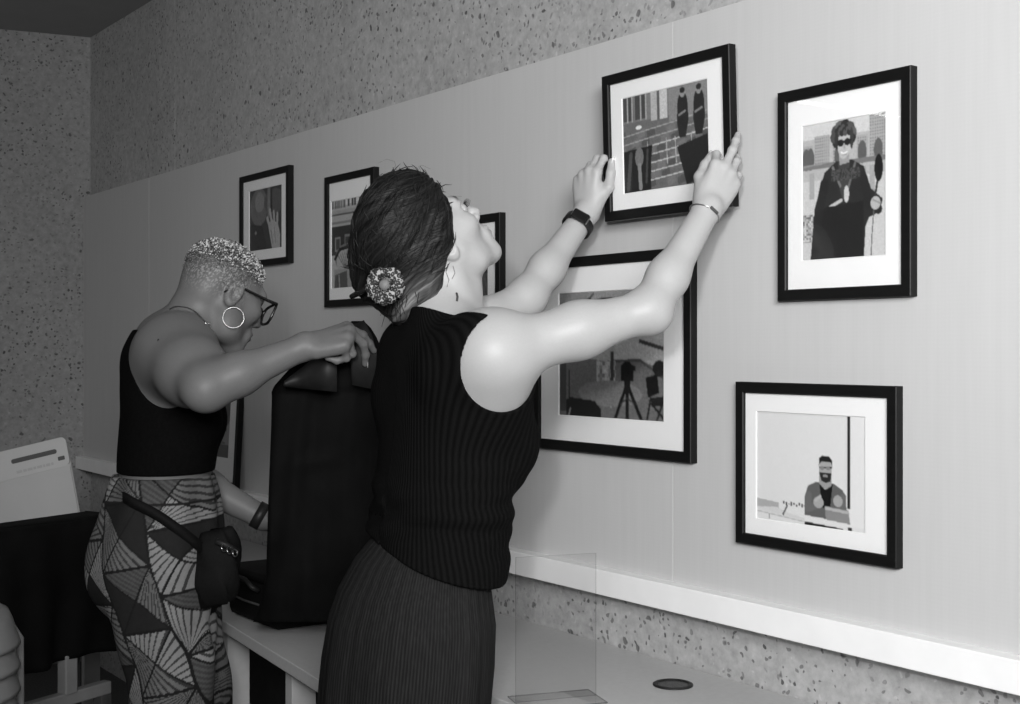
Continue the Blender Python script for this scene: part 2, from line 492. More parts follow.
def head_ops(O, ax, sc=1.0):
    R, Fv, U = ax
    L = lambda x, y, z: O + sc * (R * x + Fv * y + U * z)
    e = lambda c, r, k: ell(L(*c), np.array(r) * sc, ax, k * sc)
    ops = [e((0, -.014, .034), (.074, .093, .078), .03), e((0, .030, -.015), (.063, .062, .080), .03)]
    for s in (-1, 1):
        ops += [cone(L(s * .054, .002, -.035), L(s * .044, .025, -.075), .018 * sc, .016 * sc, .03 * sc),
                cone(L(s * .044, .025, -.075), L(s * .012, .074, -.098), .016 * sc, .016 * sc, .03 * sc),
                e((s * .044, .060, -.014), (.020, .022, .018), .025)]
    ops += [e((0, .070, -.095), (.021, .016, .015), .025)]
    ops += [cone(L(-.040, .076, .033), L(-.010, .088, .030), .0075 * sc, .0075 * sc, .022 * sc), cone(L(.010, .088, .030), L(.040, .076, .033), .0075 * sc, .0075 * sc, .022 * sc)]
    ops += [cut(e((s * .031, .101, .012), (.017, .017, .012), .016)) for s in (-1, 1)]
    ops += [cone(L(0, .088, .022), L(0, .108, -.018), .0075 * sc, .0095 * sc, .012 * sc), e((0, .107, -.022), (.011, .011, .009), .008)]
    ops += [e((s * .011, .098, -.025), (.0085, .010, .0075), .006) for s in (-1, 1)]
    ops += [e((0, .086, -.060), (.028, .016, .022), .02), e((0, .099, -.054), (.021, .007, .0055), .005), e((0, .098, -.065), (.018, .008, .0065), .005)]
    ops += [cut(cone(L(-.022, .104, -.0597), L(.022, .104, -.0597), .0018 * sc, .0018 * sc, .004 * sc))]
    for s in (-1, 1):
        ax2 = np.array([unit(R + Fv * .35 * s * -1), unit(Fv * .97 - U * .2), U]); ax2 = frame_axes(Fv * .95 - U * .22 + R * s * .33, U)
        c = L(s * .078, -.012, -.002)
        ops += [ell(c, np.array([.0075, .019, .032]) * sc, ax2, .006 * sc), ell(c - U * .022 * sc, np.array([.006, .010, .012]) * sc, ax2, .008 * sc),
                cut(ell(c + R * s * .008 * sc + Fv * .002 * sc, np.array([.006, .011, .020]) * sc, ax2, .005 * sc)),
                cone(c + R * s * .003 * sc + Fv * .008 * sc - U * .002 * sc, c + R * s * .003 * sc - Fv * .002 * sc + U * .012 * sc, .003 * sc, .003 * sc, .004 * sc)]
    return ops, L

# ================================================================== THE SETTING
WIN = Matrix.Rotation(WROT, 4, 'Z')
def wall_mesh(name, mb, mat, kind='structure', smooth=False):
    o = mb.build(name, mat, None, smooth)
    o.location = ORG; o.rotation_euler = (0, 0, WROT)
    if kind: o['kind'] = kind
    return o
# local wall frame: x along u, y INTO the wall, z up
u_corner, z_ceil_a = wall_uz(90.5, 37.5, -.03)
CEIL = z_ceil_a
Z_TOP = np.mean([wall_uz(260, 143.8)[1], wall_uz(470, 83)[1], wall_uz(640, 31)[1]])
Z_LEDGE = CAMZ - .496; LEDGE_D = .034; LEDGE_T = .056
Z_CNT = CAMZ - .679
U_R = 1.6
# concrete in formwork bays
mb = MB()
for a, b_ in ((u_corner, wall_uz(175, 100, -.03)[0] - .001), (wall_uz(175, 100, -.03)[0] + .001, U_R)):
    mb.box((a, .03, 0), (b_, .25, CEIL))
wall_mesh('wall_right', mb, M['concrete'])
u_pl = wall_uz(83.5, 197, 0)[0]
seams = [u_pl, wall_uz(149, 300)[0], wall_uz(673, 300)[0], U_R]
mb = MB()
for a, b_ in zip(seams[:-1], seams[1:]):
    mb.box((a + .0004, 0, Z_LEDGE - .005), (b_ - .0004, .034, Z_TOP), .0008)
wall_mesh('trim_1', mb, M['panel'])
mb = MB(); mb.box((u_pl - .03, -LEDGE_D, Z_LEDGE - LEDGE_T), (U_R, .032, Z_LEDGE), .002)
wall_mesh('trim_2', mb, M['ledge'])
# end wall: not square to the long wall, runs left towards the camera
Ec = ORG + UX * u_corner + INTO * .03
ed = unit(np.array([-2924., -1290., 0.]))
en = np.array([-ed[1], ed[0], 0.]); en = en if en[1] > 0 else -en
mb = MB(); q0 = Ec - ed * .25; q1 = Ec + ed * 3.2
mb.prism([q0[:2], q1[:2], (q1 + en * .2)[:2], (q0 + en * .2)[:2]], 0, CEIL)
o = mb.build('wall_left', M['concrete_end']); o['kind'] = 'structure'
mb = MB(); mb.box((-4.2, -2.6, CEIL), (3.2, 6.6, CEIL + .15)); o = mb.build('ceiling', M['ceiling']); o['kind'] = 'structure'
mb = MB(); mb.box((-4.2, -2.6, -.1), (3.2, 6.6, 0)); o = mb.build('floor', M['floor']); o['kind'] = 'structure'

# ================================================================== PICTURE FRAMES
def canvas(w, h, v): return np.full((h, w), float(v))
class Draw:
    """tiny grey raster that becomes the coloured surface of a print (0..1 coordinates, y down)"""
    def __init__(s, w, h, v):
        s.a = canvas(w, h, v); s.w, s.h = w, h
        yy, xx = np.mgrid[0:h, 0:w]; s.x = (xx + .5) / w; s.y = (yy + .5) / h
    def poly(s, pts, v):
        m = np.zeros(s.a.shape, bool); n = len(pts)
        for i in range(n):
            x0, y0 = pts[i]; x1, y1 = pts[(i + 1) % n]
            c = ((y0 > s.y) != (y1 > s.y))
            with np.errstate(divide='ignore', invalid='ignore'):
                xi = (x1 - x0) * (s.y - y0) / (y1 - y0 if y1 != y0 else 1e-9) + x0
            m ^= c & (s.x < xi)
        s.put(m, v)
    def put(s, m, v):
        if callable(v): s.a[m] = v(s.x, s.y)[m]
        else: s.a[m] = v
    def oval(s, cx, cy, rx, ry, v): s.put(((s.x - cx) / rx) ** 2 + ((s.y - cy) / ry) ** 2 < 1, v)
    def rect(s, x0, y0, x1, y1, v): s.put((s.x >= x0) & (s.x <= x1) & (s.y >= y0) & (s.y <= y1), v)
    def line(s, pts, t, v):
        asp = s.h / s.w
        for (x0, y0), (x1, y1) in zip(pts[:-1], pts[1:]):
            dx, dy = x1 - x0, (y1 - y0) * asp; L2 = dx * dx + dy * dy + 1e-12
            h = np.clip(((s.x - x0) * dx + (s.y - y0) * asp * dy) / L2, 0, 1)
            s.put((s.x - x0 - h * dx) ** 2 + ((s.y - y0) * asp - h * dy) ** 2 < t * t, v)
    def grain(s, amp, cell=1):
        n = RNG.normal(0, amp, s.a.shape)
        if cell > 1:
            n = np.kron(RNG.normal(0, amp, (s.h // cell + 1, s.w // cell + 1)), np.ones((cell, cell)))[:s.h, :s.w]
        s.a = np.clip(s.a * (1 + n), .004, .95)
    def blotch(s, x0, y0, x1, y1, lo, hi, cell):
        n = np.kron(RNG.uniform(lo, hi, (s.h // cell + 1, s.w // cell + 1)), np.ones((cell, cell)))[:s.h, :s.w]
        m = (s.x >= x0) & (s.x <= x1) & (s.y >= y0) & (s.y <= y1); s.a[m] = n[m]

def soften(d, k=1):
    for _ in range(k):
        a = np.pad(d.a, 1, mode='edge'); d.a = .4 * d.a + .15 * (a[:-2, 1:-1] + a[2:, 1:-1] + a[1:-1, :-2] + a[1:-1, 2:])
    return d
def pr_seats():
    d = Draw(195, 150, .16)
    d.rect(0, 0, 1, .28, .22)
    for x in (.02, .16): d.rect(x, .02, x + .12, .26, .07)
    d.rect(.35, 0, .42, .30, .50); d.rect(.45, 0, .54, .30, .62); d.rect(.56, 0, 1, .34, .26); d.rect(.42, 0, .45, .3, .12)
    for x in (.06, .12, .22, .28): d.rect(x, .0, x + .015, .27, .45)
    d.oval(.2, .34, .035, .022, .9)
    for i in range(7):
        y = .36 + i * .085
        for j in range(10):
            x = -.05 + j * .115 + (i % 2) * .05
            d.poly([(x, y + .03), (x + .09, y - .005), (x + .10, y + .075), (x + .005, y + .10)], .10 + .05 * ((i + j) % 3))
        d.line([(0, y + .055), (.3, y + .02), (.62, y - .01), (1, y - .06)], .0045, .62 if i > 1 else .4)
    for x in (.62, .52, .8, .3): d.line([(x, .5), (x + .01, .75)], .004, .55)
    for x in (.71, .89):
        d.poly([(x - .035, .105), (x + .035, .105), (x + .055, .16), (x + .065, .36), (x + .03, .52), (x - .04, .52), (x - .065, .36), (x - .055, .16)], .025)
        d.oval(x, .09, .028, .045, .30); d.oval(x, .065, .03, .03, .03); d.line([(x - .04, .3), (x + .03, .27)], .008, .25)
    d.poly([(0, .56), (.36, .54), (.34, .70), (.33, 1), (0, 1)], .018); d.oval(.2, .64, .05, .10, .20); d.line([(.2, .72), (.21, .95)], .02, .28)
    d.line([(.1, .6), (.06, .95)], .02, .08); d.line([(.3, .58), (.28, .9)], .012, .07)
    d.poly([(.64, .60), (1, .52), (1, .93), (.74, .98)], .022); d.oval(.93, .84, .06, .08, .06)
    d.grain(.14); return d
def pr_sound():
    d = Draw(152, 200, .55)
    d.put(d.y < .36, lambda x, y: .50 + .2 * np.sin(x * 30) * 0 + 0 * x)
    d.rect(0, 0, 1, .12, .68)
    for x0, x1, y0 in ((.02, .14, .16), (.16, .34, .10), (.38, .5, .16), (.66, .78, .14), (.80, 1.0, .0)):
        d.rect(x0, y0, x1, .34, .42)
        for yy in np.arange(y0 + .015, .32, .022):
            for xx in np.arange(x0 + .01, x1 - .01, .026): d.rect(xx, yy, xx + .012, yy + .010, .22)
    for x in (.06, .11, .45, .72, .9): d.oval(x, .26, .05, .08, .12)
    d.rect(0, .30, 1, .335, .20); d.rect(0, .34, 1, .42, .50); d.rect(0, .42, 1, 1, .62)
    for x in (.1, .7, .8): d.rect(x, .36, x + .06, .55, .40)
    d.blotch(.0, .66, .16, .86, .1, .7, 3)
    d.poly([(.28, .37), (.42, .30), (.60, .30), (.74, .36), (.82, .52), (.95, .60), (.92, .69), (.80, .72), (.76, .78), (.74, 1), (.22, 1), (.12, 1), (.16, .62)], .028)
    d.poly([(.44, .30), (.58, .30), (.56, .50), (.50, .58), (.46, .5)], .06)
    d.line([(.38, .34), (.47, .48)], .012, .20); d.line([(.64, .33), (.56, .5)], .012, .16); d.line([(.35, .62), (.48, .58)], .016, .55); d.oval(.54, .54, .03, .06, .62)
    d.blotch(.36, .36, .70, .44, .02, .11, 2)
    for i in range(26):
        a = i * .62; d.oval(.505 + .105 * math.cos(a), .12 + .075 * math.sin(a), .05, .036, .03 + .05 * (i % 3))
    d.poly([(.45, .22), (.57, .22), (.57, .32), (.46, .33)], .36); d.oval(.512, .18, .078, .105, .55); d.oval(.505, .245, .05, .045, .52)
    for i in range(12): d.oval(.43 + i * .014, .088 + .02 * math.sin(i * 2.1), .026, .026, .03 + .07 * (i % 2))
    d.oval(.425, .15, .022, .07, .04); d.oval(.60, .15, .022, .075, .05)
    d.oval(.475, .175, .036, .026, .02); d.oval(.55, .172, .036, .026, .02); d.line([(.44, .168), (.59, .163)], .010, .02)
    d.line([(.512, .19), (.518, .215)], .008, .40); d.line([(.480, .243), (.515, .252), (.548, .241)], .008, .88); d.line([(.49, .262), (.54, .260)], .005, .36)
    d.poly([(.24, .62), (.74, .60), (.74, 1), (.24, 1)], .018)
    d.line([(.28, .45), (.2, .7), (.16, 1)], .05, .022); d.line([(.74, .45), (.80, .64), (.9, .67)], .045, .025)
    d.line([(.86, .60), (.905, .42)], .012, .04); d.oval(.905, .385, .048, .095, .015)
    d.oval(.87, .625, .055, .045, .50); d.line([(.84, .6), (.92, .63)], .008, .3)
    d.line([(.85, .68), (.83, .85), (.82, 1)], .006, .12)
    d.line([(.0, .31), (.30, .30)], .008, .3)
    d.grain(.08); return d
def pr_podium():
    d = Draw(200, 160, .80)
    d.rect(.0, .0, 1, .03, .72); d.rect(.835, .0, .86, .80, .02); d.rect(.86, 0, 1, .97, .84)
    d.poly([(0, .80), (.22, .82), (.22, .90), (0, .88)], .45); d.poly([(.2, .86), (.3, .90), (.46, .93), (.46, .96), (0, .91), (0, .88)], .7)
    for i in range(9): d.rect(.26 + i * .024, .80 + .008 * (i % 3), .275 + i * .024, .825 + .01 * (i % 2), .06)
    d.line([(.30, .84), (.26, .92), (.29, .98), (.25, .97)], .007, .10)
    d.poly([(.46, .74), (.49, .64), (.56, .60), (.72, .60), (.80, .65), (.83, .80), (.82, .92), (.46, .90)], .13)
    d.poly([(.59, .60), (.71, .60), (.69, .80), (.62, .82)], .012)
    d.poly([(.59, .48), (.70, .48), (.70, .62), (.645, .66), (.59, .61)], .36)
    d.oval(.645, .475, .053, .095, .42); d.poly([(.59, .51), (.70, .51), (.69, .585), (.65, .60), (.61, .585)], .03); d.oval(.645, .54, .022, .012, .3)
    d.poly([(.587, .455), (.59, .39), (.62, .365), (.68, .37), (.705, .40), (.703, .455), (.69, .42), (.61, .42)], .02)
    d.line([(.595, .47), (.70, .465)], .006, .02); d.oval(.617, .475, .018, .018, .25); d.oval(.67, .472, .018, .018, .25)
    d.line([(.50, .72), (.49, .84), (.57, .80)], .026, .16); d.oval(.585, .775, .045, .05, .42); d.line([(.56, .76), (.6, .72)], .01, .5)
    d.line([(.80, .70), (.80, .80), (.76, .76)], .024, .16); d.oval(.755, .745, .04, .05, .42)
    d.poly([(0, .90), (.46, .95), (.83, .955), (.99, .95), (.99, 1), (0, 1)], .78)
    d.poly([(.64, .80), (.845, .815), (.86, .93), (.65, .915)], .28); d.poly([(.645, .805), (.84, .82), (.845, .845), (.645, .83)], .5)
    d.poly([(.46, .955), (.80, .975), (.80, 1), (.46, 1)], .02); d.rect(.84, .955, .875, 1, .04)
    d.line([(.13, .93), (.13, .97)], .004, .3); d.line([(.0, .915), (.46, .96)], .004, .5)
    d.grain(.03); return d
def pr_tripod():
    d = Draw(166, 130, .20)
    d.rect(0, 0, 1, .10, .30); d.rect(0, .0, .30, .2, .24)
    d.put(d.y > .40, .46); d.poly([(0, .5), (.55, .56), (.78, .54), (1, .62), (1, 1), (0, 1)], .17)
    d.poly([(.55, .2), (1, .28), (1, .60), (.78, .54), (.55, .55)], .52); d.line([(.55, .55), (.78, .54), (1, .68)], .008, .08)
    d.line([(.78, .40), (1, .46)], .012, .05)
    d.poly([(0, .12), (.16, .14), (.13, .19), (0, .18)], .02); d.line([(0, .15), (.4, .10)], .006, .04); d.line([(.22, .13), (.35, .03)], .006, .05)
    d.poly([(.30, .09), (.45, .06), (.6, .07), (.58, .12), (.32, .14)], .05); d.line([(.3, .1), (.32, .06)], .008, .03)
    d.rect(.02, .3, .08, .95, .06); d.rect(.10, .62, .115, .95, .02)
    d.blotch(.38, .55, .56, .80, .06, .6, 4); d.rect(.51, .48, .545, .82, .05); d.line([(.40, .55), (.36, .95)], .006, .5); d.line([(.47, .5), (.52, .9)], .006, .45)
    d.oval(.5, .8, .3, .1, .24)
    d.poly([(.08, .86), (.12, .84), (.36, .86), (.42, .92), (.42, 1), (.08, 1)], .012)
    hub = (.665, .72)
    d.rect(.61, .58, .72, .70, .012); d.oval(.665, .60, .05, .05, .012); d.rect(.70, .585, .74, .62, .02); d.rect(.64, .68, .69, .78, .012)
    for x in (.55, .665, .80): d.line([hub, (x, 1.0)], .014, .015)
    d.line([(.6, .88), (.665, .83), (.74, .87)], .005, .04)
    d.poly([(.83, .67), (.93, .64), (.95, .78), (.85, .82)], .012); d.poly([(.86, .82), (1, .80), (1, .87), (.9, .88)], .02)
    for a, b in (((.87, .84), (.84, 1)), ((.98, .85), (.92, 1)), ((.88, .86), (1, .98))): d.line([a, b], .008, .02)
    d.oval(.95, .60, .06, .06, .02); d.line([(.12, .93), (.1, 1)], .006, .3)
    d.grain(.16); return d
def pr_hands():
    d = Draw(120, 96, .05)
    d.oval(.3, .3, .26, .3, .16); d.oval(.32, .22, .14, .16, .26); d.oval(.75, .25, .3, .2, .11); d.rect(.56, 0, .66, .5, .22); d.rect(.64, 0, .70, .6, .03)
    d.poly([(0, .55), (.4, .6), (.55, 1), (0, 1)], .03)
    d.poly([(.58, .62), (.68, .52), (.86, .60), (.93, .78), (.92, 1.0), (.70, 1.0)], .48)
    for (x0, y0, x1, y1) in ((.62, .62, .55, .50), (.68, .56, .63, .38), (.76, .58, .74, .42), (.84, .62, .85, .46)): d.line([(x0, y0), (x1, y1)], .028, .46)
    d.line([(.66, .7), (.72, .9)], .01, .2); d.line([(.76, .66), (.8, .9)], .008, .25); d.oval(.2, .7, .03, .03, .3)
    d.grain(.15); return d
def pr_shop():
    d = Draw(114, 150, .50)
    d.rect(0, 0, 1, .07, .75)
    x = .02
    for wd in (.03, .02, .035, .025, .02, .03, .03, .02, .03): d.rect(x, .015, x + wd, .10, .12); x += wd + .012
    for x0 in (.42, .52, .58, .70, .80): d.rect(x0, .005, x0 + .045, .09, .05)
    d.rect(0, .12, 1, .16, .40); d.rect(0, .16, 1, .18, .12); d.rect(0, .18, 1, .30, .46); d.rect(0, .25, 1, .27, .25)
    d.rect(0, .30, .66, .62, .03); d.rect(.10, .42, .24, .58, .30); d.rect(.12, .44, .22, .56, .06); d.rect(.34, .40, .54, .58, .22); d.rect(.36, .43, .52, .56, .05)
    d.rect(.68, .3, 1, .8, .30)
    d.oval(.40, .66, .30, .16, .20); d.oval(.40, .70, .26, .16, .46)
    for i in range(9): d.line([(.40, .82), (.18 + i * .055, .58 + .012 * abs(i - 4))], .007, .12)
    d.line([(.10, .66), (.22, .56), (.45, .54), (.62, .58)], .026, .015)
    d.rect(.08, .78, .6, 1, .35); d.poly([(.10, .84), (.40, .80), (.42, 1), (.08, 1)], .10); d.line([(.2, .85), (.22, 1)], .012, .4)
    d.grain(.10); return d
def pr_portrait():
    d = Draw(120, 96, .70)
    d.poly([(.60, 1), (.66, .55), (.80, .35), (.96, .30), (1, .45), (1, 1)], .04); d.oval(.86, .24, .10, .17, .4); d.oval(.86, .14, .10, .10, .03)
    for i in range(14): d.line([(.68 + i * .022, .45), (.70 + i * .022, .9)], .005, .16)
    d.grain(.08); return d
def pr_face():
    d = Draw(110, 140, .55)
    d.oval(.75, .7, .28, .30, .3); d.oval(.72, .5, .3, .2, .06); d.rect(.2, .86, 1, 1, .08); d.oval(.68, .70, .04, .025, .03); d.oval(.85, .70, .04, .025, .03); d.line([(.7, .84), (.84, .84)], .012, .1)
    d.grain(.08); return d

def picture_frame(label, u0, zc, Wd, Hd, pw, ph, raster, n_off=.0, lean=0.0, mould=.0215, dep=.019, mat_cols=True, pdx=0., pdz=0., group='black framed photographs'):
    """u0: left edge; front of moulding stands n_off + dep from the wall"""
    uc = u0 + Wd / 2
    base = W(uc, n_off + dep / 2, zc - Hd / 2)
    r = empty('picture_frame', base, WROT)
    if lean: r.rotation_euler = (-lean, 0, WROT)   # top towards the wall when positive
    tag(r, label, 'picture frame', group)
    hw, hh = Wd / 2, Hd / 2; zz = hh
    # moulding: mitred profile with a stepped inner lip
    prof = [(0, dep / 2), (0, -dep / 2 + .0015), (.0015, -dep / 2), (mould - .002, -dep / 2), (mould, -dep / 2 + .002), (mould, dep / 2 - .008), (mould - .006, dep / 2 - .008), (mould - .006, dep / 2)]
    rings = []
    for sx, sz in ((-1, -1), (1, -1), (1, 1), (-1, 1)):
        rings.append([(sx * (hw - a), y, zz + sz * (hh - a)) for a, y in prof])
    V = [p for rg in rings for p in rg]; n = len(prof)
    Fs = [(i * n + k, i * n + (k + 1) % n, ((i + 1) % 4) * n + (k + 1) % n, ((i + 1) % 4) * n + k) for i in range(4) for k in range(n)]
    m = MB(); m.add(V, Fs); m.build('moulding', M['frame_black'], r)
    iw, ih = hw - mould + .004, hh - mould + .004
    # mat board with bevelled window
    y0 = -dep / 2 + .0075; y1 = y0 + .002; bv = .0016
    a, b = pw / 2, ph / 2
    V = [(sx * iw, y0, zz + sz * ih) for sx, sz in ((-1, -1), (1, -1), (1, 1), (-1, 1))]
    V += [(pdx + sx * (a + bv), y0, zz + pdz + sz * (b + bv)) for sx, sz in ((-1, -1), (1, -1), (1, 1), (-1, 1))]
    V += [(pdx + sx * a, y1, zz + pdz + sz * b) for sx, sz in ((-1, -1), (1, -1), (1, 1), (-1, 1))]
    Fs = []
    for o_ in (0, 4):
        for k in range(4): Fs.append((o_ + k, o_ + (k + 1) % 4, o_ + 4 + (k + 1) % 4, o_ + 4 + k))
    m = MB(); m.add(V, Fs); m.build('mat_board', M['mat'], r)
    # the print
    d = soften(raster()); gh, gw = d.a.shape
    xs = np.linspace(-a - .003, a + .003, gw); zs = np.linspace(b + .003, -b - .003, gh)
    X, Z = np.meshgrid(xs, zs)
    V = np.stack([X + pdx, np.full_like(X, y1 + .0006), Z + zz + pdz], -1).reshape(-1, 3)
    i, j = np.meshgrid(np.arange(gh - 1), np.arange(gw - 1), indexing='ij'); q = (i * gw + j).ravel()
    Fq = np.stack([q, q + gw, q + gw + 1, q + 1], 1)
    mesh_np('photo_print', V, Fq, M['print'], r, False, tone=d.a.ravel())
    m = MB(); m.box((-iw, -dep / 2 + .0035, zz - ih), (iw, -dep / 2 + .0055, zz + ih)); m.build('glass', M['glass'], r)
    m = MB(); m.box((-iw, y1 + .003, zz - ih), (iw, dep / 2 - .004, zz + ih)); m.build('backing_board', M['backing'], r)
    return r
def fr(px, yt, yb, n): # left-edge pixel column and its top/bottom -> u, centre z on the front plane
    u, zt = wall_uz(px, yt, n); _, zb = wall_uz(px, yb, n)
    return u, (zt + zb) / 2
NF = .019
u, z = fr(239, 178, 262, NF); z = wall_uz(295, (163 + 262) / 2, NF)[1]
picture_frame('small black frame at far left above the short-haired woman, photo of a pale hand', u, z, .385, .318, .25, .205, pr_hands)
u, z = fr(324, 180, 305, NF)
picture_frame('upright black frame behind the dark-haired woman\'s bun, photo of a shopfront', u, z, .305, .40, .24, .265, pr_shop, pdx=.0, pdz=-.01)
u7r, z7 = wall_uz(499.5, 212, NF)
picture_frame('black frame half hidden behind the face of the dark-haired woman', u7r - .388, z7 - .16, .388, .32, .26, .205, pr_portrait)
u, z = fr(533, 262, 446, NF)
picture_frame('large black landscape frame behind outstretched arms, photo of a camera tripod', u, z, .543, .450, .36, .285, pr_tripod, mould=.023)
u, z = fr(777, 94, 300.5, NF)
picture_frame('upright black frame at upper right, photo of person in sunglasses with a microphone', u, z, .306, .40, .190, .252, pr_sound, pdx=-.002, pdz=.002)
u, z = fr(735, 382, 542, NF)
picture_frame('lower right black frame, photo of a bearded man speaking at a table', u, z, .387, .32, .262, .208, pr_podium, pdx=-.012, pdz=-.002)
HN = .035
u, z = fr(604.5, 80, 219, HN + NF)
HELD_U, HELD_Z = u, z
held = picture_frame('black frame held up in both hands by the dark-haired woman', u, z, .387, .318, .258, .204, pr_seats, n_off=HN, lean=-.03, pdx=-.006)
u8, z8 = wall_uz(224, 480, LEDGE_D * .8)
lean8 = math.atan2(.036, .55)
r8 = picture_frame('frame standing on white ledge behind the short-haired woman', wall_uz(236, 487, .03)[0] - .45, Z_LEDGE + .275, .45, .55, .27, .34, pr_face, n_off=.016, lean=lean8 * .85, mould=.023)
r8.location.z = Z_LEDGE + .001

# ================================================================== COUNTER AND THINGS ON IT
def to_wall(p): q = np.asarray(p) - ORG; return q.dot(UX), -q.dot(INTO), q[2]
# left counter (deeper) and right counter (shallower)
pA = P(212, 614, .679 * F_PX / (614 - HY)); pB = P(314, 677, .679 * F_PX / (677 - HY))
uA, nA, _ = to_wall(pA); uB, nB, _ = to_wall(pB)
sl = (nB - nA) / (uB - uA)
U_SPLIT = -2.30; U_L = -4.9
def nfront(u): return nA + sl * (u - uA)
uM = to_wall(P(258, 643, .679 * F_PX / (643 - HY)))[0]
def counter(label, u0, u1, us, n0, ns, n1, legs_):
    uc = (u0 + u1) / 2; r = empty('counter', W(uc, 0, 0), WROT); tag(r, label, 'counter')
    m = MB(); m.prism([(u0 - uc, .028), (u0 - uc, -n0), (us - uc, -ns), (us + .02 - uc, -n1), (u1 - uc, -n1), (u1 - uc, .028)], Z_CNT - .028, Z_CNT)
    o = m.build('worktop', M['counter'], r); bv = o.modifiers.new('edge', 'BEVEL'); bv.width = .002; bv.segments = 2
    for u, nn in legs_:
        m = MB(); m.box((u - .016 - uc, -nn + .03, 0), (u + .016 - uc, -nn + .09, Z_CNT - .0285), .001); m.build('leg', M['counter_leg'], r)
    m = MB(); m.box((u0 + .05 - uc, -.06, .25), (u1 - .05 - uc, -.045, Z_CNT - .029)); m.build('modesty_panel', M['dark'], r)  # panel coloured near-black to stand for the shade under the counter
    return r
counter('grey counter along the wall, deeper at left, with round cable hole at right', U_L, U_R - .1, U_SPLIT, nfront(U_L), nfront(U_SPLIT), .442,
        [(u, nfront(u)) for u in (U_L + .03, uM - .35, uM + .12, U_SPLIT - .03)] + [(-1.0, .442), (.6, .442)])
# cable grommet
gz = .679 * F_PX / (685 - HY); gp = P(673, 685, gz); gp[2] = Z_CNT
gr = empty('cable_grommet', gp); tag(gr, 'round black cable grommet set in grey counter', 'grommet')
MB().lathe([(.0405, .0002), (.0405, .0024), (.038, .0036), (.033, .0036), (.031, .0022), (.031, .0008)], 40).build('rim', M['rubber'], gr, True)
m = MB().lathe([(.0305, .0004), (.0305, .0016), (.0001, .0018)], 32).build('cap', M['plastic_black'], gr)
# clear acrylic stand
az = 2.60
a0 = P(596, 700, .679 * F_PX / (700 - HY)); 
def on_cnt(px, py): return P(px, py, .679 * F_PX / (py - HY))
aR = on_cnt(596, 697); aT = 2.0
Zr = aR[1]; topR = P(596, 553, Zr)
ach = topR[2] - Z_CNT
dirA = unit(np.array([-1.0, -.33, 0.]))
ang = math.atan2(dirA[1], dirA[0])
st = empty('acrylic_stand', np.array([aR[0], aR[1], Z_CNT]), ang); tag(st, 'clear acrylic screen standing on grey counter beside the skirt', 'acrylic screen')
m = MB(); m.box((0, -.0015, .0035), (.165, .0015, ach), .0008); m.build('panel', M['acrylic'], st)
for mo in (bpy.data.objects['panel'],):
    mo.data.materials.append(M['acrylic_edge'])
    for f in mo.data.polygons: f.material_index = 0 if abs(f.normal.y) > .9 else 1
m = MB(); m.box((-.004, -.05, .0003), (.165, .05, .0033), .0008); m.build('foot', M['acrylic'], st)
for mo in (bpy.data.objects['foot'],):
    mo.data.materials.append(M['acrylic_edge'])
    for f in mo.data.polygons: f.material_index = 0 if abs(f.normal.z) > .9 else 1

# black soft bag / equipment case on the counter
def local_box(name, label, cat, p0, ang): r = empty(name, p0, ang); tag(r, label, cat); return r
b0 = on_cnt(216, 613)
cs = local_box('equipment_bag', 'black equipment bag on grey counter behind the hip pouch', 'bag', np.array([b0[0], b0[1], Z_CNT + .001]) - INTO * .0, WROT)
m = MB(); m.box((.02, .02, 0), (.30, .27, .105), .02); m.build('body', M['nylon'], cs, True)
m = MB(); m.box((.015, .015, .106), (.305, .275, .128), .01); m.build('lid', M['nylon'], cs, True)
m = MB(); m.tube([(.09, .012, .09), (.09, -.006, .10), (.12, -.010, .115), (.20, -.010, .115), (.23, -.006, .10), (.23, .012, .09)], .006, 8); m.build('handle', M['leather'], cs, True)
m = MB(); m.tube([(.015, .03, .05), (.15, .008, .055), (.30, .03, .05)], .003, 6); m.build('zip', M['dark_metal'], cs, True)

# tall black cloth held up by the short-haired woman
def cloth_sheet():
    #  py, left px, right px, depth front, thickness
    L = [(321, 352, 364, 2.73, .012), (328, 338, 371, 2.73, .03), (338, 324, 377, 2.735, .05), (350, 308, 382, 2.74, .07), (368, 290, 386, 2.75, .09), (386, 274, 389, 2.76, .10), (392, 271.5, 390, 2.765, .105),
         (396, 271.8, 391, 2.765, .10), (430, 271, 394, 2.78, .11), (480, 269, 396, 2.80, .12), (540, 267, 396, 2.83, .13), (575, 266, 392, 2.86, .14), (603, 260, 380, 2.90, .15), (622, 253, 360, 2.93, .15)]
    rings = []
    n = 96
    Ls = np.array(L, float); ys = np.linspace(321, 622, 90)
    for y in ys:
        xl, xr, Z, th = [np.interp(y, Ls[:, 0], Ls[:, i]) for i in (1, 2, 3, 4)]
        t = (y - 321) / 301.
        ring = []
        for k in range(n):
            q = 2 * PI * k / n
            c, s = math.cos(q), math.sin(q)
            cx = math.copysign(abs(c) ** .7, c); cy = math.copysign(abs(s) ** .8, s)
            px = (xl + xr) / 2 + (xr - xl) / 2 * cx
            a = (px - 271) / 120.
            fold = .010 * t * math.sin(a * 17 + 1.2 * math.sin(t * 4)) + .012 * math.sin(a * 7 - 2.3 * t) * min(1, t * 3) + .004 * math.sin(a * 31 + t * 9)
            crease = .010 * math.exp(-((y - 462 + (px - 310) * .22) / 9) ** 2) * math.exp(-((px - 312) / 28) ** 2)
            band = -.006 if y < 392 else 0
            ring.append(P(px, y, Z + th / 2 - th / 2 * cy + fold - crease + band + .10 * max(0, a) * .6))
        rings.append(ring)
    return loft(rings)
hz = on_cnt(300, 622)
V, Fs = cloth_sheet()
V = V.copy(); V[:, 2] = np.maximum(V[:, 2], Z_CNT + .004)
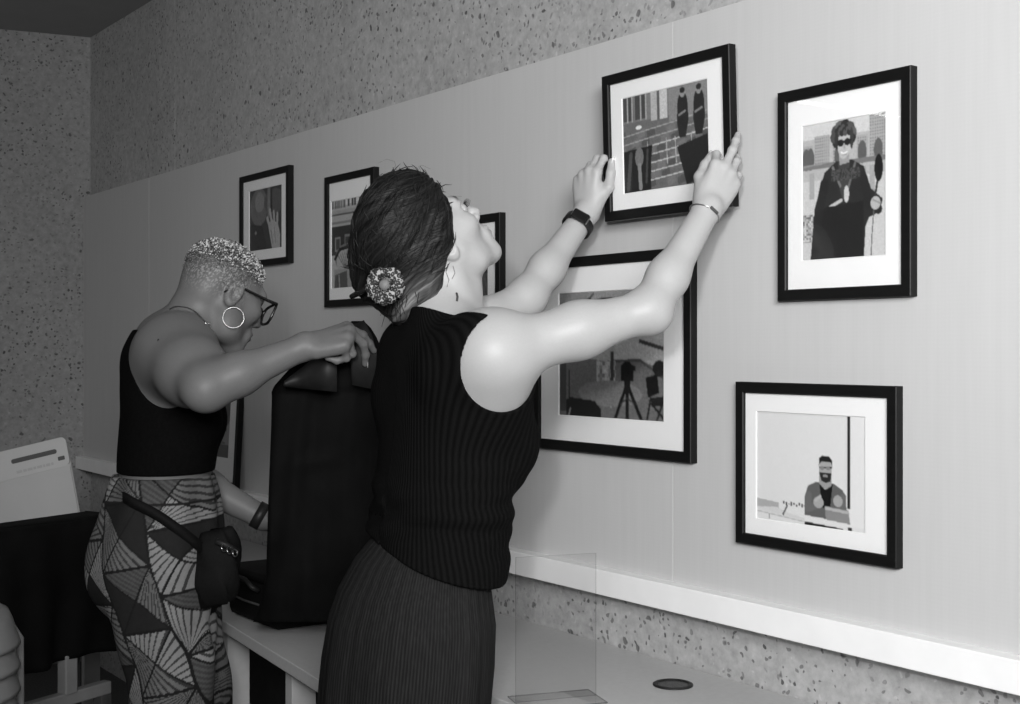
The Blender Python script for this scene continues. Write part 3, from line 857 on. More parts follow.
cb = np.array([V[:, 0].mean(), V[:, 1].mean(), Z_CNT])
bc = empty('black_cloth', cb); tag(bc, 'tall black cloth held up on the counter by the short-haired woman', 'cloth')
mesh_np('cloth', V - cb, Fs, M['black_cloth'], bc, True)
# leathery waist band sewn on near the top
rg = []
for t in np.linspace(0, 1, 26):
    xt = 284 + (337 - 284) * t
    yt = 381 - 33 * min(1, t * 1.25); yb = 387 + 5 * t
    rg.append([P(xt, yt, 2.722 + .01 * math.sin(t * 6)), P(xt, yt * .5 + yb * .5, 2.712 + .012 * math.sin(t * 6)), P(xt, yb, 2.722 + .012 * math.sin(t * 6))])
V, Fs = loft(np.array(rg), False, False)
o = mesh_np('waistband', V - cb, Fs, M['leather'], bc, True); sd = o.modifiers.new('thick', 'SOLIDIFY'); sd.thickness = .004
rg = []
for t in np.linspace(0, 1, 16):     # second folded flap, right of the hand
    a = np.array([352 + 12 * t, 352 + 20 * t, 350 + 27 * t, 352 + 30 * t]); b = np.array([325 - 5 * t, 335, 352, 385 + 6 * t])
    rg.append([P(a[i], b[i], 2.738 + .006 * math.sin(t * 5 + i) + .012 * t) for i in range(4)])
V, Fs = loft(np.array(rg), False, False)
o = mesh_np('flap', V - cb, Fs, M['leather'], bc, True); sd = o.modifiers.new('thick', 'SOLIDIFY'); sd.thickness = .004

# ================================================================== LEFT CORNER: draped stand, flip pad, stacked chairs
td = unit(np.array([.51, .86, 0.])); tn = np.array([td[1], -td[0], 0.])      # tn points to camera-right
c0 = P(-40, 538, 3.10)
stt = P(0, 532.5, 3.22)
ta = math.atan2(td[1], td[0])
T_H = stt[2]
ds = empty('draped_stand', np.array([stt[0], stt[1], 0.]), ta); tag(ds, 'stand draped in black cloth behind the short-haired woman', 'stand')
def drape():
    n = 160; rings = []
    L_, D_ = .42, .16
    per = []
    x0, x1, y0, y1 = -.55, L_, 0.0, D_
    pts = [(x0, y0), (x1, y0), (x1, y1), (x0, y1)]
    seg = []
    tot = 0
    for i in range(4):
        a = np.array(pts[i]); b = np.array(pts[(i + 1) % 4]); seg.append((a, b, np.linalg.norm(b - a))); tot += seg[-1][2]
    for k in range(n):
        s = tot * k / n
        for i, (a, b, l) in enumerate(seg):
            if s <= l: break
            s -= l
        d = (b - a) / l; nrm = np.array([d[1], -d[0]])
        per.append((a + d * s, nrm, k * tot / n))
    zs = [T_H, T_H - .006, T_H - .03] + list(np.linspace(T_H - .07, .62, 22))
    for z in zs:
        t = (T_H - z) / (T_H - .55)
        rr = []
        for p, nr, s in per:
            o_ = -.012 if z == T_H else (.0 if z > T_H - .01 else .004)
            o_ += t * (.028 * math.sin(s * 21 + 1) + .016 * math.sin(s * 47 + 3 * t)) + .02 * t
            rr.append((p[0] + nr[0] * o_, p[1] + nr[1] * o_, z))
        rings.append(rr)
    return loft(rings)
V, Fs = drape(); mesh_np('cloth_cover', V, Fs, M['black_cloth'], ds, True)
m = MB(); m.box((-.5, -.0, .495), (.36, .03, .530), .004); m.build('rail', M['grey_metal'], ds)
m = MB(); m.box((.20, -.005, .525), (.24, .03, .63), .004); m.build('post', M['grey_metal'], ds)
for x in (-.48, .34):
    for y in (.015, .14):
        m = MB(); m.box((x - .018, y - .018, 0), (x + .018, y + .018, .62 if y > .1 else .496), .003); m.build('leg', M['dark_metal'], ds)

# easel pad leaning behind the stand: built in its own plane
pz = 3.84
pTR = P(62, 441, pz + .05); pTL = P(0, 456, pz + .03); pBR = P(82, 526, pz - .01)
ex = unit(pTR - pTL); ey = pBR - pTR; ey = unit(ey - ex * ey.dot(ex)); ez = np.cross(ex, ey)
if ez[1] > 0: ez = -ez                                                     # ez towards the camera
Rm = np.array([ex, ez, -ey]).T                                              # columns: x right, y front, z up
def pad(name, label):
    o = empty(name, pTR); o.matrix_world = Matrix.Translation(Vector(pTR)) @ Matrix(Rm.tolist()).to_4x4()
    return tag(o, label, 'paper pad')
pd = pad('flip_pad', 'large white paper pad with carry slot, leaning by the concrete wall')
PW, PH = .58, .50
def rrect(x0, x1, z0, z1, r, n=8):
    pts = []
    for cx_, cz_, a0 in ((x1 - r, z1 - r, 0), (x0 + r, z1 - r, 90), (x0 + r, z0 + r, 180), (x1 - r, z0 + r, 270)):
        for k in range(n + 1):
            a = math.radians(a0 + 90 * k / n); pts.append((cx_ + r * math.cos(a), cz_ + r * math.sin(a)))
    return pts
def plate(pts, y0, y1):
    m = MB(); n = len(pts)
    m.add([(x, y0, z) for x, z in pts] + [(x, y1, z) for x, z in pts], [tuple(range(n)), tuple(range(2 * n - 1, n - 1, -1))] + [(i, n + i, n + (i + 1) % n, (i + 1) % n) for i in range(n)]); return m
plate(rrect(-PW, .012, -PH, .012, .018), -.012, -.006).build('backing_card', M['card'], pd)
m = plate(rrect(-PW, .012, -.078, .0115, .016), -.006, .003); m.build('header_band', M['card'], pd)
plate(rrect(-PW, .010, -PH, -.074, .003), -.0055, .0015).build('paper_sheets', M['paper'], pd)
plate(rrect(-.155, -.020, -.034, -.020, .006), .0031, .0040).build('carry_slot', M['ink'], pd)
plate(rrect(-.020, .000, -.058, -.046, .002), .0031, .0038).build('corner_mark', M['ink'], pd)
m = MB()
for i, (x, w) in enumerate(((-.145, .016), (-.125, .010), (-.112, .014), (-.095, .008), (-.084, .015), (-.066, .006), (-.057, .012), (-.042, .007))):
    m.box((x, .0031, -.066), (x + w, .0037, -.058))
m.build('printed_line', M['pale_ink'], pd)

# stack of moulded stools at the left edge
def stool(parent):
    prof = [(.0005, .452), (.10, .452), (.148, .448), (.166, .438), (.174, .420), (.180, .400), (.187, .380), (.189, .372), (.184, .372), (.178, .392), (.170, .414), (.160, .430), (.10, .440), (.0005, .440)]
    m = MB().lathe(prof, 64); m.build('seat', M['chair_plastic'], parent, True)
    for k in range(4):
        a = PI / 4 + k * PI / 2; c, s_ = math.cos(a), math.sin(a)
        MB().tube([(c * .184, s_ * .184, .396), (c * .2035, s_ * .2035, .362), (c * .2045, s_ * .2045, .20), (c * .206, s_ * .206, .004)], [.007, .009, .009, .009], 10).build('leg', M['chair_plastic'], parent, True)
names = ['grey moulded stool, topmost in the stack at lower left edge', 'grey moulded stool second from top, stacked at lower left edge', 'grey moulded stool third from top, stacked at lower left edge', 'grey moulded stool, lowest seen in the stack at left edge']
cbase = P(-9, 645, 2.40); cb0 = np.array([cbase[0] - .184, cbase[1] + .10, 0.])
top_dz = cbase[2] - .404
proto = empty('stacking_stool', cb0, 0); stool(proto)
for i, (ddx, ddz) in enumerate(((0, 0), (0, -.046), (0, -.092), (0, -.138))):
    if i == 0: o = proto
    else:
        o = proto.copy(); C.objects.link(o)
        for ch in list(proto.children):
            c_ = ch.copy(); C.objects.link(c_); c_.parent = o
    o.location = (cb0[0] + ddx, cb0[1], top_dz + ddz); o.rotation_euler = (0, 0, .13 * i)
    tag(o, names[i], 'stool', 'stack of grey stools')

# ================================================================== PEOPLE
def person(base, label):
    r = empty('person', base); tag(r, label, 'person'); return r
def body_mesh(name, ops, mat, root, base, vox=.003, tone=None, arc=None, strand=None, kmin=None):
    V, Fq = mesh_field(ops, vox)
    t = tone(V) if callable(tone) else (np.full(len(V), tone) if tone is not None else None)
    a = arc(V) if arc else None
    s = strand(V) if strand else None
    return mesh_np(name, V - base, Fq, mat, root, True, t, a, s)
def nail_mesh(nails, base, root, mat):
    for c, d, n, r in nails:
        t = np.cross(d, n); V = []; 
        for i in range(7):
            a = i / 6. * 2 - 1
            for j in range(7):
                b = j / 6. * 2 - 1
                x = a * (1 - .22 * b ** 4); V.append(c + d * b * r * 1.05 + t * x * r * .78 + n * (-.0016 * x * x * (r / .0064) + .0006) )
        Fs = [(i * 7 + j, i * 7 + j + 1, (i + 1) * 7 + j + 1, (i + 1) * 7 + j) for i in range(6) for j in range(6)]
        o = mesh_np('fingernail', np.array(V) - base, Fs, mat, root, True); s = o.modifiers.new('t', 'SOLIDIFY'); s.thickness = .0008; s.offset = 0
def ring_pts(c, axis, rx, ry, n=48, ref=None, a0=0, a1=2 * PI):
    axis = unit(axis); ref = np.array([0, 0, 1.]) if ref is None else np.asarray(ref, float)
    e1 = unit(ref - axis * ref.dot(axis)); e2 = np.cross(axis, e1)
    return [c + e1 * rx * math.cos(a0 + (a1 - a0) * k / n) + e2 * ry * math.sin(a0 + (a1 - a0) * k / n) for k in range(n + (0 if abs(a1 - a0 - 2 * PI) < 1e-6 else 1))]
def strap_band(c, axis, rx, ry, w, th, ref=None, n=56):
    inner = []
    axis = unit(axis)
    rings = []
    P0 = ring_pts(c, axis, rx, ry, n, ref)
    P1 = ring_pts(c, axis, rx + th, ry + th, n, ref)
    V = []; 
    for p, q in zip(P0, P1): V += [p - axis * w / 2, q - axis * w / 2, q + axis * w / 2, p + axis * w / 2]
    Fs = [(i * 4 + k, i * 4 + (k + 1) % 4, ((i + 1) % n) * 4 + (k + 1) % 4, ((i + 1) % n) * 4 + k) for i in range(n) for k in range(4)]
    m = MB(); m.add(V, Fs); return m
def shoe_ops(ank, f, up=np.array([0, 0, 1.])):
    s = np.cross(f, up)
    a = np.array([ank[0], ank[1], 0.])
    return [cone(a + f * -.03 + up * .035, a + f * .13 + up * .028, .034, .030, .02), ell(a + f * .05 + up * .05, (.036, .07, .045), np.array([s, f, up]), .02), ell(a + f * .145 + up * .028, (.042, .06, .027), np.array([s, f, up]), .02), plane(a + up * .003, -up, .003)]

# ------------------------------------------------------------------ the dark-haired woman reaching up
f2 = unit([.80, .60, 0]); r2 = np.array([f2[1], -f2[0], 0.]); up = np.array([0, 0, 1.])
AX2 = np.array([r2, f2, up])
pel = P(417, 612, 2.42); base2 = np.array([pel[0], pel[1], 0.])
mid = P(452, 335, 2.445)
lean2 = unit(mid - pel); AXT = frame_axes(f2, lean2)[[0, 1, 2]]
TL = np.linalg.norm(mid - pel)
S = lambda h, a=0., b=0.: pel + lean2 * h * TL + f2 * a + r2 * b
shR = P(494, 354, 2.31); shL = P(428, 354, 2.55)
elR = P(648, 311, 2.365); wrR = P(708, 208, 2.47)
elL = P(527, 297, 2.70); wrL = P(587, 212, 2.82)
torso2 = [ell(S(-.02), (.158, .108, .135), AX2, .06), ell(S(.0, -.035, .065), (.075, .072, .09), AX2, .05), ell(S(.0, -.035, -.065), (.075, .072, .09), AX2, .05),
          ell(S(.30, .022), (.128, .094, .13), AXT, .08), ell(S(.52, .026), (.134, .094, .13), AXT, .08), ell(S(.74, .012, .006), (.130, .088, .15), AXT, .06),
          ell(S(.60, .098, .066), (.062, .056, .062), AXT, .035), ell(S(.60, .098, -.066), (.062, .056, .062), AXT, .035),
          cone(S(.91, -.01, .11), S(.895, -.01, -.07), .046, .040, .06), ell(S(.80, -.036, .065), (.066, .036, .10), AXT, .05), ell(S(.78, -.036, -.05), (.062, .034, .10), AXT, .05)]
headO = P(434, 243, 2.475)
c2, s2, p2 = .90, .43, math.radians(46)
HF = np.array([c2 * math.cos(p2), s2 * math.cos(p2), math.sin(p2)]); HU = np.array([-c2 * math.sin(p2), -s2 * math.sin(p2), math.cos(p2)])
HAX = frame_axes(HF, HU); hsc = .96
hops, HL = head_ops(headO, HAX, hsc)
neckb = S(.96, -.012)
neck2 = [cone(neckb - lean2 * .05, HL(0, -.030, -.030), .060, .050, .04), cone(neckb + f2 * .045 + up * .0, HL(0, .012, -.065), .040, .042, .035),
         cone(neckb + up * .035, shR * .75 + neckb * .25 + up * .030, .040, .036, .05), cone(neckb + up * .035, shL * .75 + neckb * .25 + up * .025, .040, .036, .05),
         cone(neckb + f2 * .06 - up * .02, HL(.055, -.018, -.045), .013, .013, .03)]
def arm_ops(sh, el, wr, rs=(.056, .043, .037, .041, .026), chest=None):
    m1 = sh * .45 + el * .55; m2 = el * .68 + wr * .32
    d = unit(wr - el)
    return [ell(sh, (rs[0],) * 3, None, .05), cone(sh, m1, rs[0] * .93, rs[1] * 1.02, .04), cone(m1, el, rs[1] * 1.02, rs[2], .03), ell(el, (rs[2] * 1.02,) * 3, None, .02),
            cone(el, m2, rs[2], rs[3], .03), cone(m2, wr, rs[3], rs[4], .03), ell(wr, (rs[4],) * 3, None, .02)]
armR = arm_ops(shR, elR, wrR, (.057, .047, .035, .0345, .0250)) + [cone(shR, S(.78, .01, .11), .056, .056, .06), cone(shR + up * .012, S(.88, -.05, .09), .045, .045, .05), ell(elR + unit(elR - (shR + wrR) / 2) * .018, (.013,) * 3, None, .03), cone(shR - up * .015, S(.66, .075, .09), .045, .04, .06)]
armL = arm_ops(shL, elL, wrL, (.056, .043, .0345, .0345, .0250)) + [cone(shL, S(.78, .0, -.12), .056, .06, .06)]
# hands on the held frame: palms face each other along the wall
Dr = unit(np.array([.46, .28, .85])); Nr = unit(UX * .92 - INTO * .42)
hR, tipsR, nailsR, TR = hand_ops(wrR, Dr, Nr, True, [(36, 58, 30), (6, 12, 8), (20, 24, 14), (28, 30, 18)], spread=(.05, .0, -.05, -.12),
                                 thumb=[(.88, .40, -.30), (.98, -.02, -.2), (.97, -.10, -.2)], sc=.98)
Dl = unit(np.array([.02, .10, 1.0])); Nl = unit(np.array([-.64, -.77, 0.]))
hL, tipsL, nailsL, TLh = hand_ops(wrL, Dl, Nl, False, [(30, 42, 22), (38, 45, 28), (46, 48, 30), (54, 52, 30)], spread=(.10, .02, -.05, -.12),
                                  thumb=[(.76, .62, -.15), (.98, .08, -.10), (.98, -.05, -.16)], sc=.98)
legs2 = []
for s in (-1, 1):
    hip = S(-.10, 0, s * .085); kn = np.array([hip[0], hip[1], .50]) + f2 * .02; an = np.array([hip[0], hip[1], .09]) - f2 * .02
    legs2 += [cone(hip, kn, .082, .052, .04), cone(kn, an, .050, .032, .03), cone(an, an + f2 * .12 - up * .055, .032, .024, .02)]
ops2 = torso2 + legs2 + neck2 + armR + armL + hops + hR + hL
SK2 = .40
def skin2_tone(V):
    t = np.full(len(V), SK2)
    q = (V - headO) @ HAX.T / hsc
    lips = np.exp(-(((q[:, 0]) / .022) ** 2 + ((q[:, 1] - .102) / .012) ** 2 + ((q[:, 2] + .060) / .011) ** 2) ** 2)
    t = t * (1 - .6 * lips)
    for s in (-1, 1):
        br = np.exp(-(((q[:, 0] - s * .031) / .020) ** 2 + ((q[:, 1] - .088) / .02) ** 2 + ((q[:, 2] - .034 - .004 * np.cos((q[:, 0] - s * .03) * 60)) / .0052) ** 2) ** 2)
        t = t * (1 - .85 * br)
    # blush of knuckles
    return t
p2r = person(base2, 'woman with dark pinned-up hair in black knit vest, reaching up to hold a frame')
body_mesh('body', ops2, M['skin_light'], p2r, base2, .0026, skin2_tone)
nailm = new_mat('nail', .66, .25)[0]
nail_mesh([nailsR[4], nailsL[4]], base2, p2r, nailm)
# eyes and lashes
for s in (-1, 1):
    c = HL(s * .031, .0795, .012)
    m = MB(); 
    bm = bmesh.new(); bmesh.ops.create_uvsphere(bm, u_segments=20, v_segments=14, radius=.0122 * hsc)
    V = np.array([v.co[:] for v in bm.verts]) + c; bm.verts.index_update(); Fs = [tuple(v.index for v in f.verts) for f in bm.faces]; bm.free()
    o = mesh_np('eye', V - base2, Fs, M['eye'], p2r, True)
    lid = MB()
    for k in range(11):
        a = -1 + 2 * k / 10.
        b0_ = HL(s * .031 + a * .0135, .0925 - .004 * a * a, .0165 - .006 * a * a)
        b1_ = HL(s * .031 + a * .018 + s * .002, .103 - .003 * a * a, .0205 - .004 * a * a)
        lid.tube([b0_, (b0_ + b1_) / 2 - HAX[2] * .0012, b1_], [.0006, .0005, .0002], 5)
    lid.tube([HL(s * .031 + a * .0145, .0918 - .0045 * a * a, .0165 - .006 * a * a) for a in np.linspace(-1, 1, 11)], .0011, 6)
    lid.sub(base2).build('eyelashes', M['iris'], p2r, True)

# vest: torso offset and cut at neck, armholes and hem
def vest_wr(p):
    h = (p - pel) @ up
    a = np.arctan2((p - pel) @ r2, (p - pel) @ f2)
    w = np.exp(-((h - .185) / .07) ** 2)
    loose = -.022 * np.exp(-((h - .075) / .065) ** 2) * (.55 + .45 * np.cos(a - .5)) - .006 * np.exp(-((h - .2) / .1) ** 2)
    return loose + w * (.0024 * np.sin(h * 140 + 1.6 * np.sin(a * 2) + a * 2.2) + .0030 * np.sin(h * 75 - a * 2.4)) 
hemB = P(368, 520, 2.52); hemF = P(510, 578, 2.44)
hn = unit(np.cross(hemF - hemB, np.cross(hemF - hemB, up)))
hn = hn if hn[2] < 0 else -hn
vest = torso2 + [cone(shR, S(.78, .01, .11), .056, .056, .06), cone(shR + up * .012, S(.88, -.05, .09), .045, .045, .05), cone(shR - up * .015, S(.66, .075, .09), .045, .04, .06), ell(shR, (.057,) * 3, None, .05), cone(shL, S(.78, .0, -.12), .056, .06, .06), ell(shL, (.056,) * 3, None, .05), cone(neckb - lean2 * .06, neckb + lean2 * .06 - f2 * .012, .064, .054, .03), cone(S(.93, -.022, .04), S(.955, -.02, .115), .047, .040, .04), cone(S(.93, -.022, -.04), S(.955, -.02, -.115), .047, .040, .04), off(.010), warp(vest_wr),
                 cut(ell(shR + f2 * .0 + r2 * .034 - up * .014, (.09, .086, .090), frame_axes(f2, up), .004)), cut(cone(shR + f2 * .03 + r2 * .05, elR, .070, .085, .004)),
                 cut(ell(shL + f2 * .018 - r2 * .040 - up * .016, (.085, .078, .088), frame_axes(f2, up), .004)), cut(cone(shL + f2 * .03 - r2 * .05, elL, .070, .085, .004)),
                 plane(neckb + lean2 * .052 - f2 * .02, unit(lean2 * .95 + f2 * .30), .004), cut(ell(neckb + f2 * .105 + up * .05, (.075, .075, .075), AX2, .004)),
                 plane(hemB, hn, .006)]
def vest_arc(V):
    q = V - pel; a = np.arctan2(q @ r2, q @ f2)
    return a * .15
body_mesh('vest', vest, M['knit'], p2r, base2, .003, None, vest_arc)
# long skirt, lofted with gathers
def skirt():
    n = 240; rings = []; arc = []
    #  py, left, right, a, b
    L = np.array([(522, 388, 480, 0), (540, 370, 483, 0), (560, 353, 487, 0), (590, 336, 492, 0), (620, 325.5, 496, 0), (660, 319, 495, 0), (704, 315, 491, 0), (800, 308, 490, 0), (1000, 306, 494, 0), (1050, 306, 494, 0)], float)
    for y in np.concatenate([np.linspace(522, 704, 60), np.linspace(712, 1050, 50)]):
        xl = np.interp(y, L[:, 0], L[:, 1]); xr = np.interp(y, L[:, 0], L[:, 2])
        c = P((xl + xr) / 2, y, 2.42); hw_ = (xr - xl) / 2 / F_PX * 2.42
        a = hw_ * 1.17; b = math.sqrt(max(.004, hw_ ** 2 - (a * r2[0]) ** 2)) / f2[0]
        t = min(1, max(0, (y - 535) / 150.))
        rr = []
        for k in range(n):
            q = 2 * PI * k / n
            fd = 1 + t * (.012 * math.sin(q * 11 + .5 + math.sin(q * 3)) + .006 * math.sin(q * 29 + 2) + .010 * math.sin(q * 7 + 1.0)) + (1 - t) * .010 * math.sin(q * 41)
            rr.append(c + r2 * a * fd * math.cos(q) + f2 * b * fd * math.sin(q)); arc.append(q * .17)
        rings.append(rr)
    V, Fs = loft(rings)
    return V, Fs, np.array(arc)
V, Fs, arc = skirt(); V = V.copy(); V[:, 2] = np.maximum(V[:, 2], .09)
mesh_np('skirt', V - base2, Fs, M['pinstripe'], p2r, True, None, arc)
for s in (-1, 1):
    hip = S(-.10, 0, s * .085)
    V, Fq = mesh_field(shoe_ops(hip - f2 * .02, f2), .004); mesh_np('shoe', V - base2, Fq, M['leather'], p2r, True)

# hair: voluminous, swept back to a twist with a patterned scrunchie
H = HL
bunC = P(381, 260, 2.50); scC = P(385, 285, 2.385); tailC = P(404, 292, 2.46)
hairops = [ell(H(0, -.012, .078), np.array([.085, .098, .090]) * hsc * 1.02, HAX, .03), ell(H(0, -.060, .045), np.array([.078, .08, .075]), HAX, .04),
           ell(bunC, (.052, .05, .052), None, .04), cone(P(375, 226, 2.49), P(371, 278, 2.50), .036, .030, .04), cone(P(378, 285, 2.49), P(392, 300, 2.48), .036, .032, .03),
           cone(H(.058, .020, .045), H(.072, -.008, .014), .026, .021, .02), cone(H(-.058, .020, .045), H(-.068, -.006, .010), .026, .016, .025),
           cone(H(.066, -.018, .012), P(400, 285, 2.42), .018, .026, .03), cone(P(418, 275, 2.44), P(412, 312, 2.455), .032, .018, .03), cone(H(.058, -.050, -.005), P(428, 296, 2.425), .022, .018, .03), cone(P(428, 292, 2.425), P(416, 316, 2.44), .018, .010, .03), cone(P(400, 290, 2.44), P(398, 318, 2.46), .026, .012, .03),
           cut(ell(H(0, .122, .02), np.array([.085, .062, .10]), HAX, .012))]
hax = unit(P(372, 275, 2.49) - H(0, .06, .09)); h0 = H(0, .06, .09)
he1 = unit(np.cross(hax, r2)); he2 = np.cross(hax, he1)
def strand(V):
    q = V - h0; al = q @ hax; a = np.arctan2(q @ he1, q @ he2); rad = np.sqrt((q @ he1) ** 2 + (q @ he2) ** 2)
    tw = a + .9 * np.sin(al * 9)
    return np.stack([tw * .1, al, rad], 1)
def hair_disp(p):
    q = p - h0; al = q @ hax; a = np.arctan2(q @ he1, q @ he2)
    return .0007 * np.sin(a * 38 + al * 25) + .0007 * np.sin(a * 71 - al * 18) + .0020 * np.sin(a * 15 + al * 8)
hairops.append(warp(hair_disp))
def hair_tone(V):
    t = np.full(len(V), .010)
    d = np.linalg.norm(V - P(420, 302, 2.43), axis=1); t += .24 * np.exp(-(d / .040) ** 2)          # lighter, sun-bleached lengths
    d = np.linalg.norm(V - P(425, 262, 2.42), axis=1); t += .06 * np.exp(-(d / .028) ** 2)
    return t
ho = body_mesh('hair', hairops, M['hair_dark'], p2r, base2, .0026, hair_tone, None, strand)
# loose strands following the sweep, and flyaways
fm = MB(); rs = random.Random(3)
def hair_surf(p, n=18):
    for _ in range(n):
        d = evalf(hairops, p[None])[0]
        e = 2e-3; gr_ = np.array([evalf(hairops, (p + np.eye(3)[i] * e)[None])[0] - d for i in range(3)]); gl = np.linalg.norm(gr_)
        if gl < 1e-9: break
        p = p - gr_ / gl * d * .8
    return p
sv = bpy.data.objects[ho.name].data
HV = np.empty(len(sv.vertices) * 3, dtype=np.float32); sv.vertices.foreach_get('co', HV); HV = HV.reshape(-1, 3) + base2
HN_ = np.empty(len(sv.vertices) * 3, dtype=np.float32); sv.vertices.foreach_get('normal', HN_) if hasattr(sv.vertices[0], 'normal') else None; HN_ = HN_.reshape(-1, 3)
for i in range(800):
    k = rs.randrange(len(HV)); p = HV[k]; n_ = HN_[k]
    tgt = P(378 + rs.uniform(-14, 30), 280 + rs.uniform(-16, 26), 2.45)
    d = tgt - p; d = d - n_ * d.dot(n_); L_ = np.linalg.norm(d)
    if n_[1] > -.12: continue
    if L_ < .02 or p[2] < P(0, 272, 2.45)[2]: continue
    d /= L_; ln = rs.uniform(.014, .030); sd_ = np.cross(n_, d)
    pts = [p + d * ln * t - n_ * (ln * t) ** 2 * 7.5 + n_ * .0012 + sd_ * .003 * math.sin(t * 3 + i) for t in (-1, -.5, 0, .5, 1)]
    fm.tube(pts, [.0003, .0008, .0010, .0008, .0003], 4)
for i in range(16):
    k = rs.randrange(len(HV))
    while HN_[k][2] < .35: k = rs.randrange(len(HV))
    p = HV[k] - HN_[k] * .003
    d = unit(np.array([rs.uniform(-.9, .2), rs.uniform(-.4, .4), rs.uniform(.1, .7)])); d2 = unit(np.array([rs.uniform(-1, 1), rs.uniform(-.6, .6), rs.uniform(-.9, .2)]))
    ln = rs.uniform(.02, .05)
    fm.tube([p, p + d * ln * .5, p + d * ln * .8 + d2 * ln * .35, p + d * ln * .9 + d2 * ln * .8], [.00028, .00025, .0002, .00015], 4)
for i in range(60):
    x = rs.uniform(388, 428); p = P(x, 288 + rs.uniform(-6, 6), 2.43 + rs.uniform(-.03, .03)); q = P(x + rs.uniform(-10, 6), 316 + rs.uniform(-4, 12), 2.445 + rs.uniform(-.02, .02))
    mdl = (p + q) / 2 + np.array([rs.uniform(-.01, .01), -.012, 0]); fm.tube([p, mdl, q], [.0008, .0007, .0003], 4)
fm.sub(base2).build('loose_strands', M['hair_dark'], p2r, True)
for o in (bpy.data.objects['loose_strands'],):
    nv = len(o.data.vertices); a = o.data.attributes.new('tone', 'FLOAT_COLOR', 'POINT'); t = np.ones((nv, 4), dtype=np.float32); t[:, :3] = .018; a.data.foreach_set('color', t.ravel())
# scrunchie: gathered torus
V = []; n1, n2 = 72, 18
sx_ = unit(np.array([-.25, -.95, .1])); e1 = unit(np.cross(sx_, up)); e2 = np.cross(sx_, e1)
for i in range(n1):
    a = 2 * PI * i / n1; ro = .024 + .001 * math.sin(a * 5)
    for j in range(n2):
        b = 2 * PI * j / n2; rt = .0135 + .0012 * math.sin(a * 13 + b) + .0009 * math.sin(a * 23 - 2 * b + 1)
        V.append(scC + (e1 * math.cos(a) + e2 * math.sin(a)) * (ro + rt * math.cos(b)) + sx_ * rt * .9 * math.sin(b))
Fs = [(i * n2 + j, i * n2 + (j + 1) % n2, ((i + 1) % n1) * n2 + (j + 1) % n2, ((i + 1) % n1) * n2 + j) for i in range(n1) for j in range(n2)]
mesh_np('scrunchie', np.array(V) - base2, Fs, M['scrunchie'], p2r, True)
m = MB(); m.tube([scC - sx_ * .03, scC + sx_ * .004, scC + sx_ * .010], [.014, .011, .006], 16); m.sub(base2).build('hair_twist', M['hair_dark'], p2r, True)
o = bpy.data.objects['hair_twist']; a = o.data.attributes.new('tone', 'FLOAT_COLOR', 'POINT'); t = np.full((len(o.data.vertices), 4), .25, dtype=np.float32); a.data.foreach_set('color', t.ravel())
m = MB(); m.tube([P(351, 297, 2.44), P(362, 291, 2.425), P(374, 285, 2.42)], [.005, .006, .006], 8); m.sub(base2).build('hair_clip', M['plastic_black'], p2r, True)
# tattoo on the neck, watch and bracelet
m = MB()
def on_neck(px, py):
    Z = 2.30
    for _ in range(80):
        d = evalf(ops2, P(px, py, Z)[None])[0]
        if d < .0004: break
        Z += max(d, .0004)
    return P(px, py, Z - .0006)
def inked(pts, r): m.tube([on_neck(*p) for p in pts], r, 5)
inked([(456.5, 293), (457.5, 297), (457, 301)], .0022)
inked([(448, 264), (446, 272), (449, 280), (447, 287)], .0006)
inked([(453, 266), (455, 273), (452, 279)], .0005)
m.sub(base2).build('tattoo', M['tattoo'], p2r, True)
fa = unit(wrL - elL); wc = wrL - fa * .042
m = strap_band(wc, fa, .0305, .0305, .019, .0035, INTO); m.sub(base2).build('watch_strap', M['rubber'], p2r, True)
wn = unit(np.array([-.05, -1, .25])); wn = unit(wn - fa * wn.dot(fa)); wt = np.cross(fa, wn)
m = MB(); m.box((-.019, -.0125, -.004), (.019, .0125, .006), .004, np.array([wt, fa, wn]).T, wc + wn * .0335); m.sub(base2).build('watch_case', M['screen'], p2r, False)
m = MB(); m.box((.0185, -.0105, -.003), (.021, .0105, .0035), .001, np.array([wt, fa, wn]).T, wc + wn * .0335); m.sub(base2).build('watch_clasp', M['metal'], p2r, False)
fr_ = unit(wrR - elR); bcn = wrR - fr_ * .016
m = MB(); m.tube(ring_pts(bcn, fr_ + up * .15, .0305, .0295, 56, INTO), .0013, 8, True); m.sub(base2).build('bracelet', M['metal'], p2r, True)
bn = unit(np.array([.45, -.9, .1])); bn = unit(bn - fr_ * bn.dot(fr_)); bt = np.cross(fr_, bn)
m = MB(); m.box((-.010, -.003, -.001), (.010, .003, .0022), .001, np.array([bt, fr_, bn]).T, bcn + bn * .0300 ); m.sub(base2).build('bracelet_plate', M['dark_metal'], p2r, False)

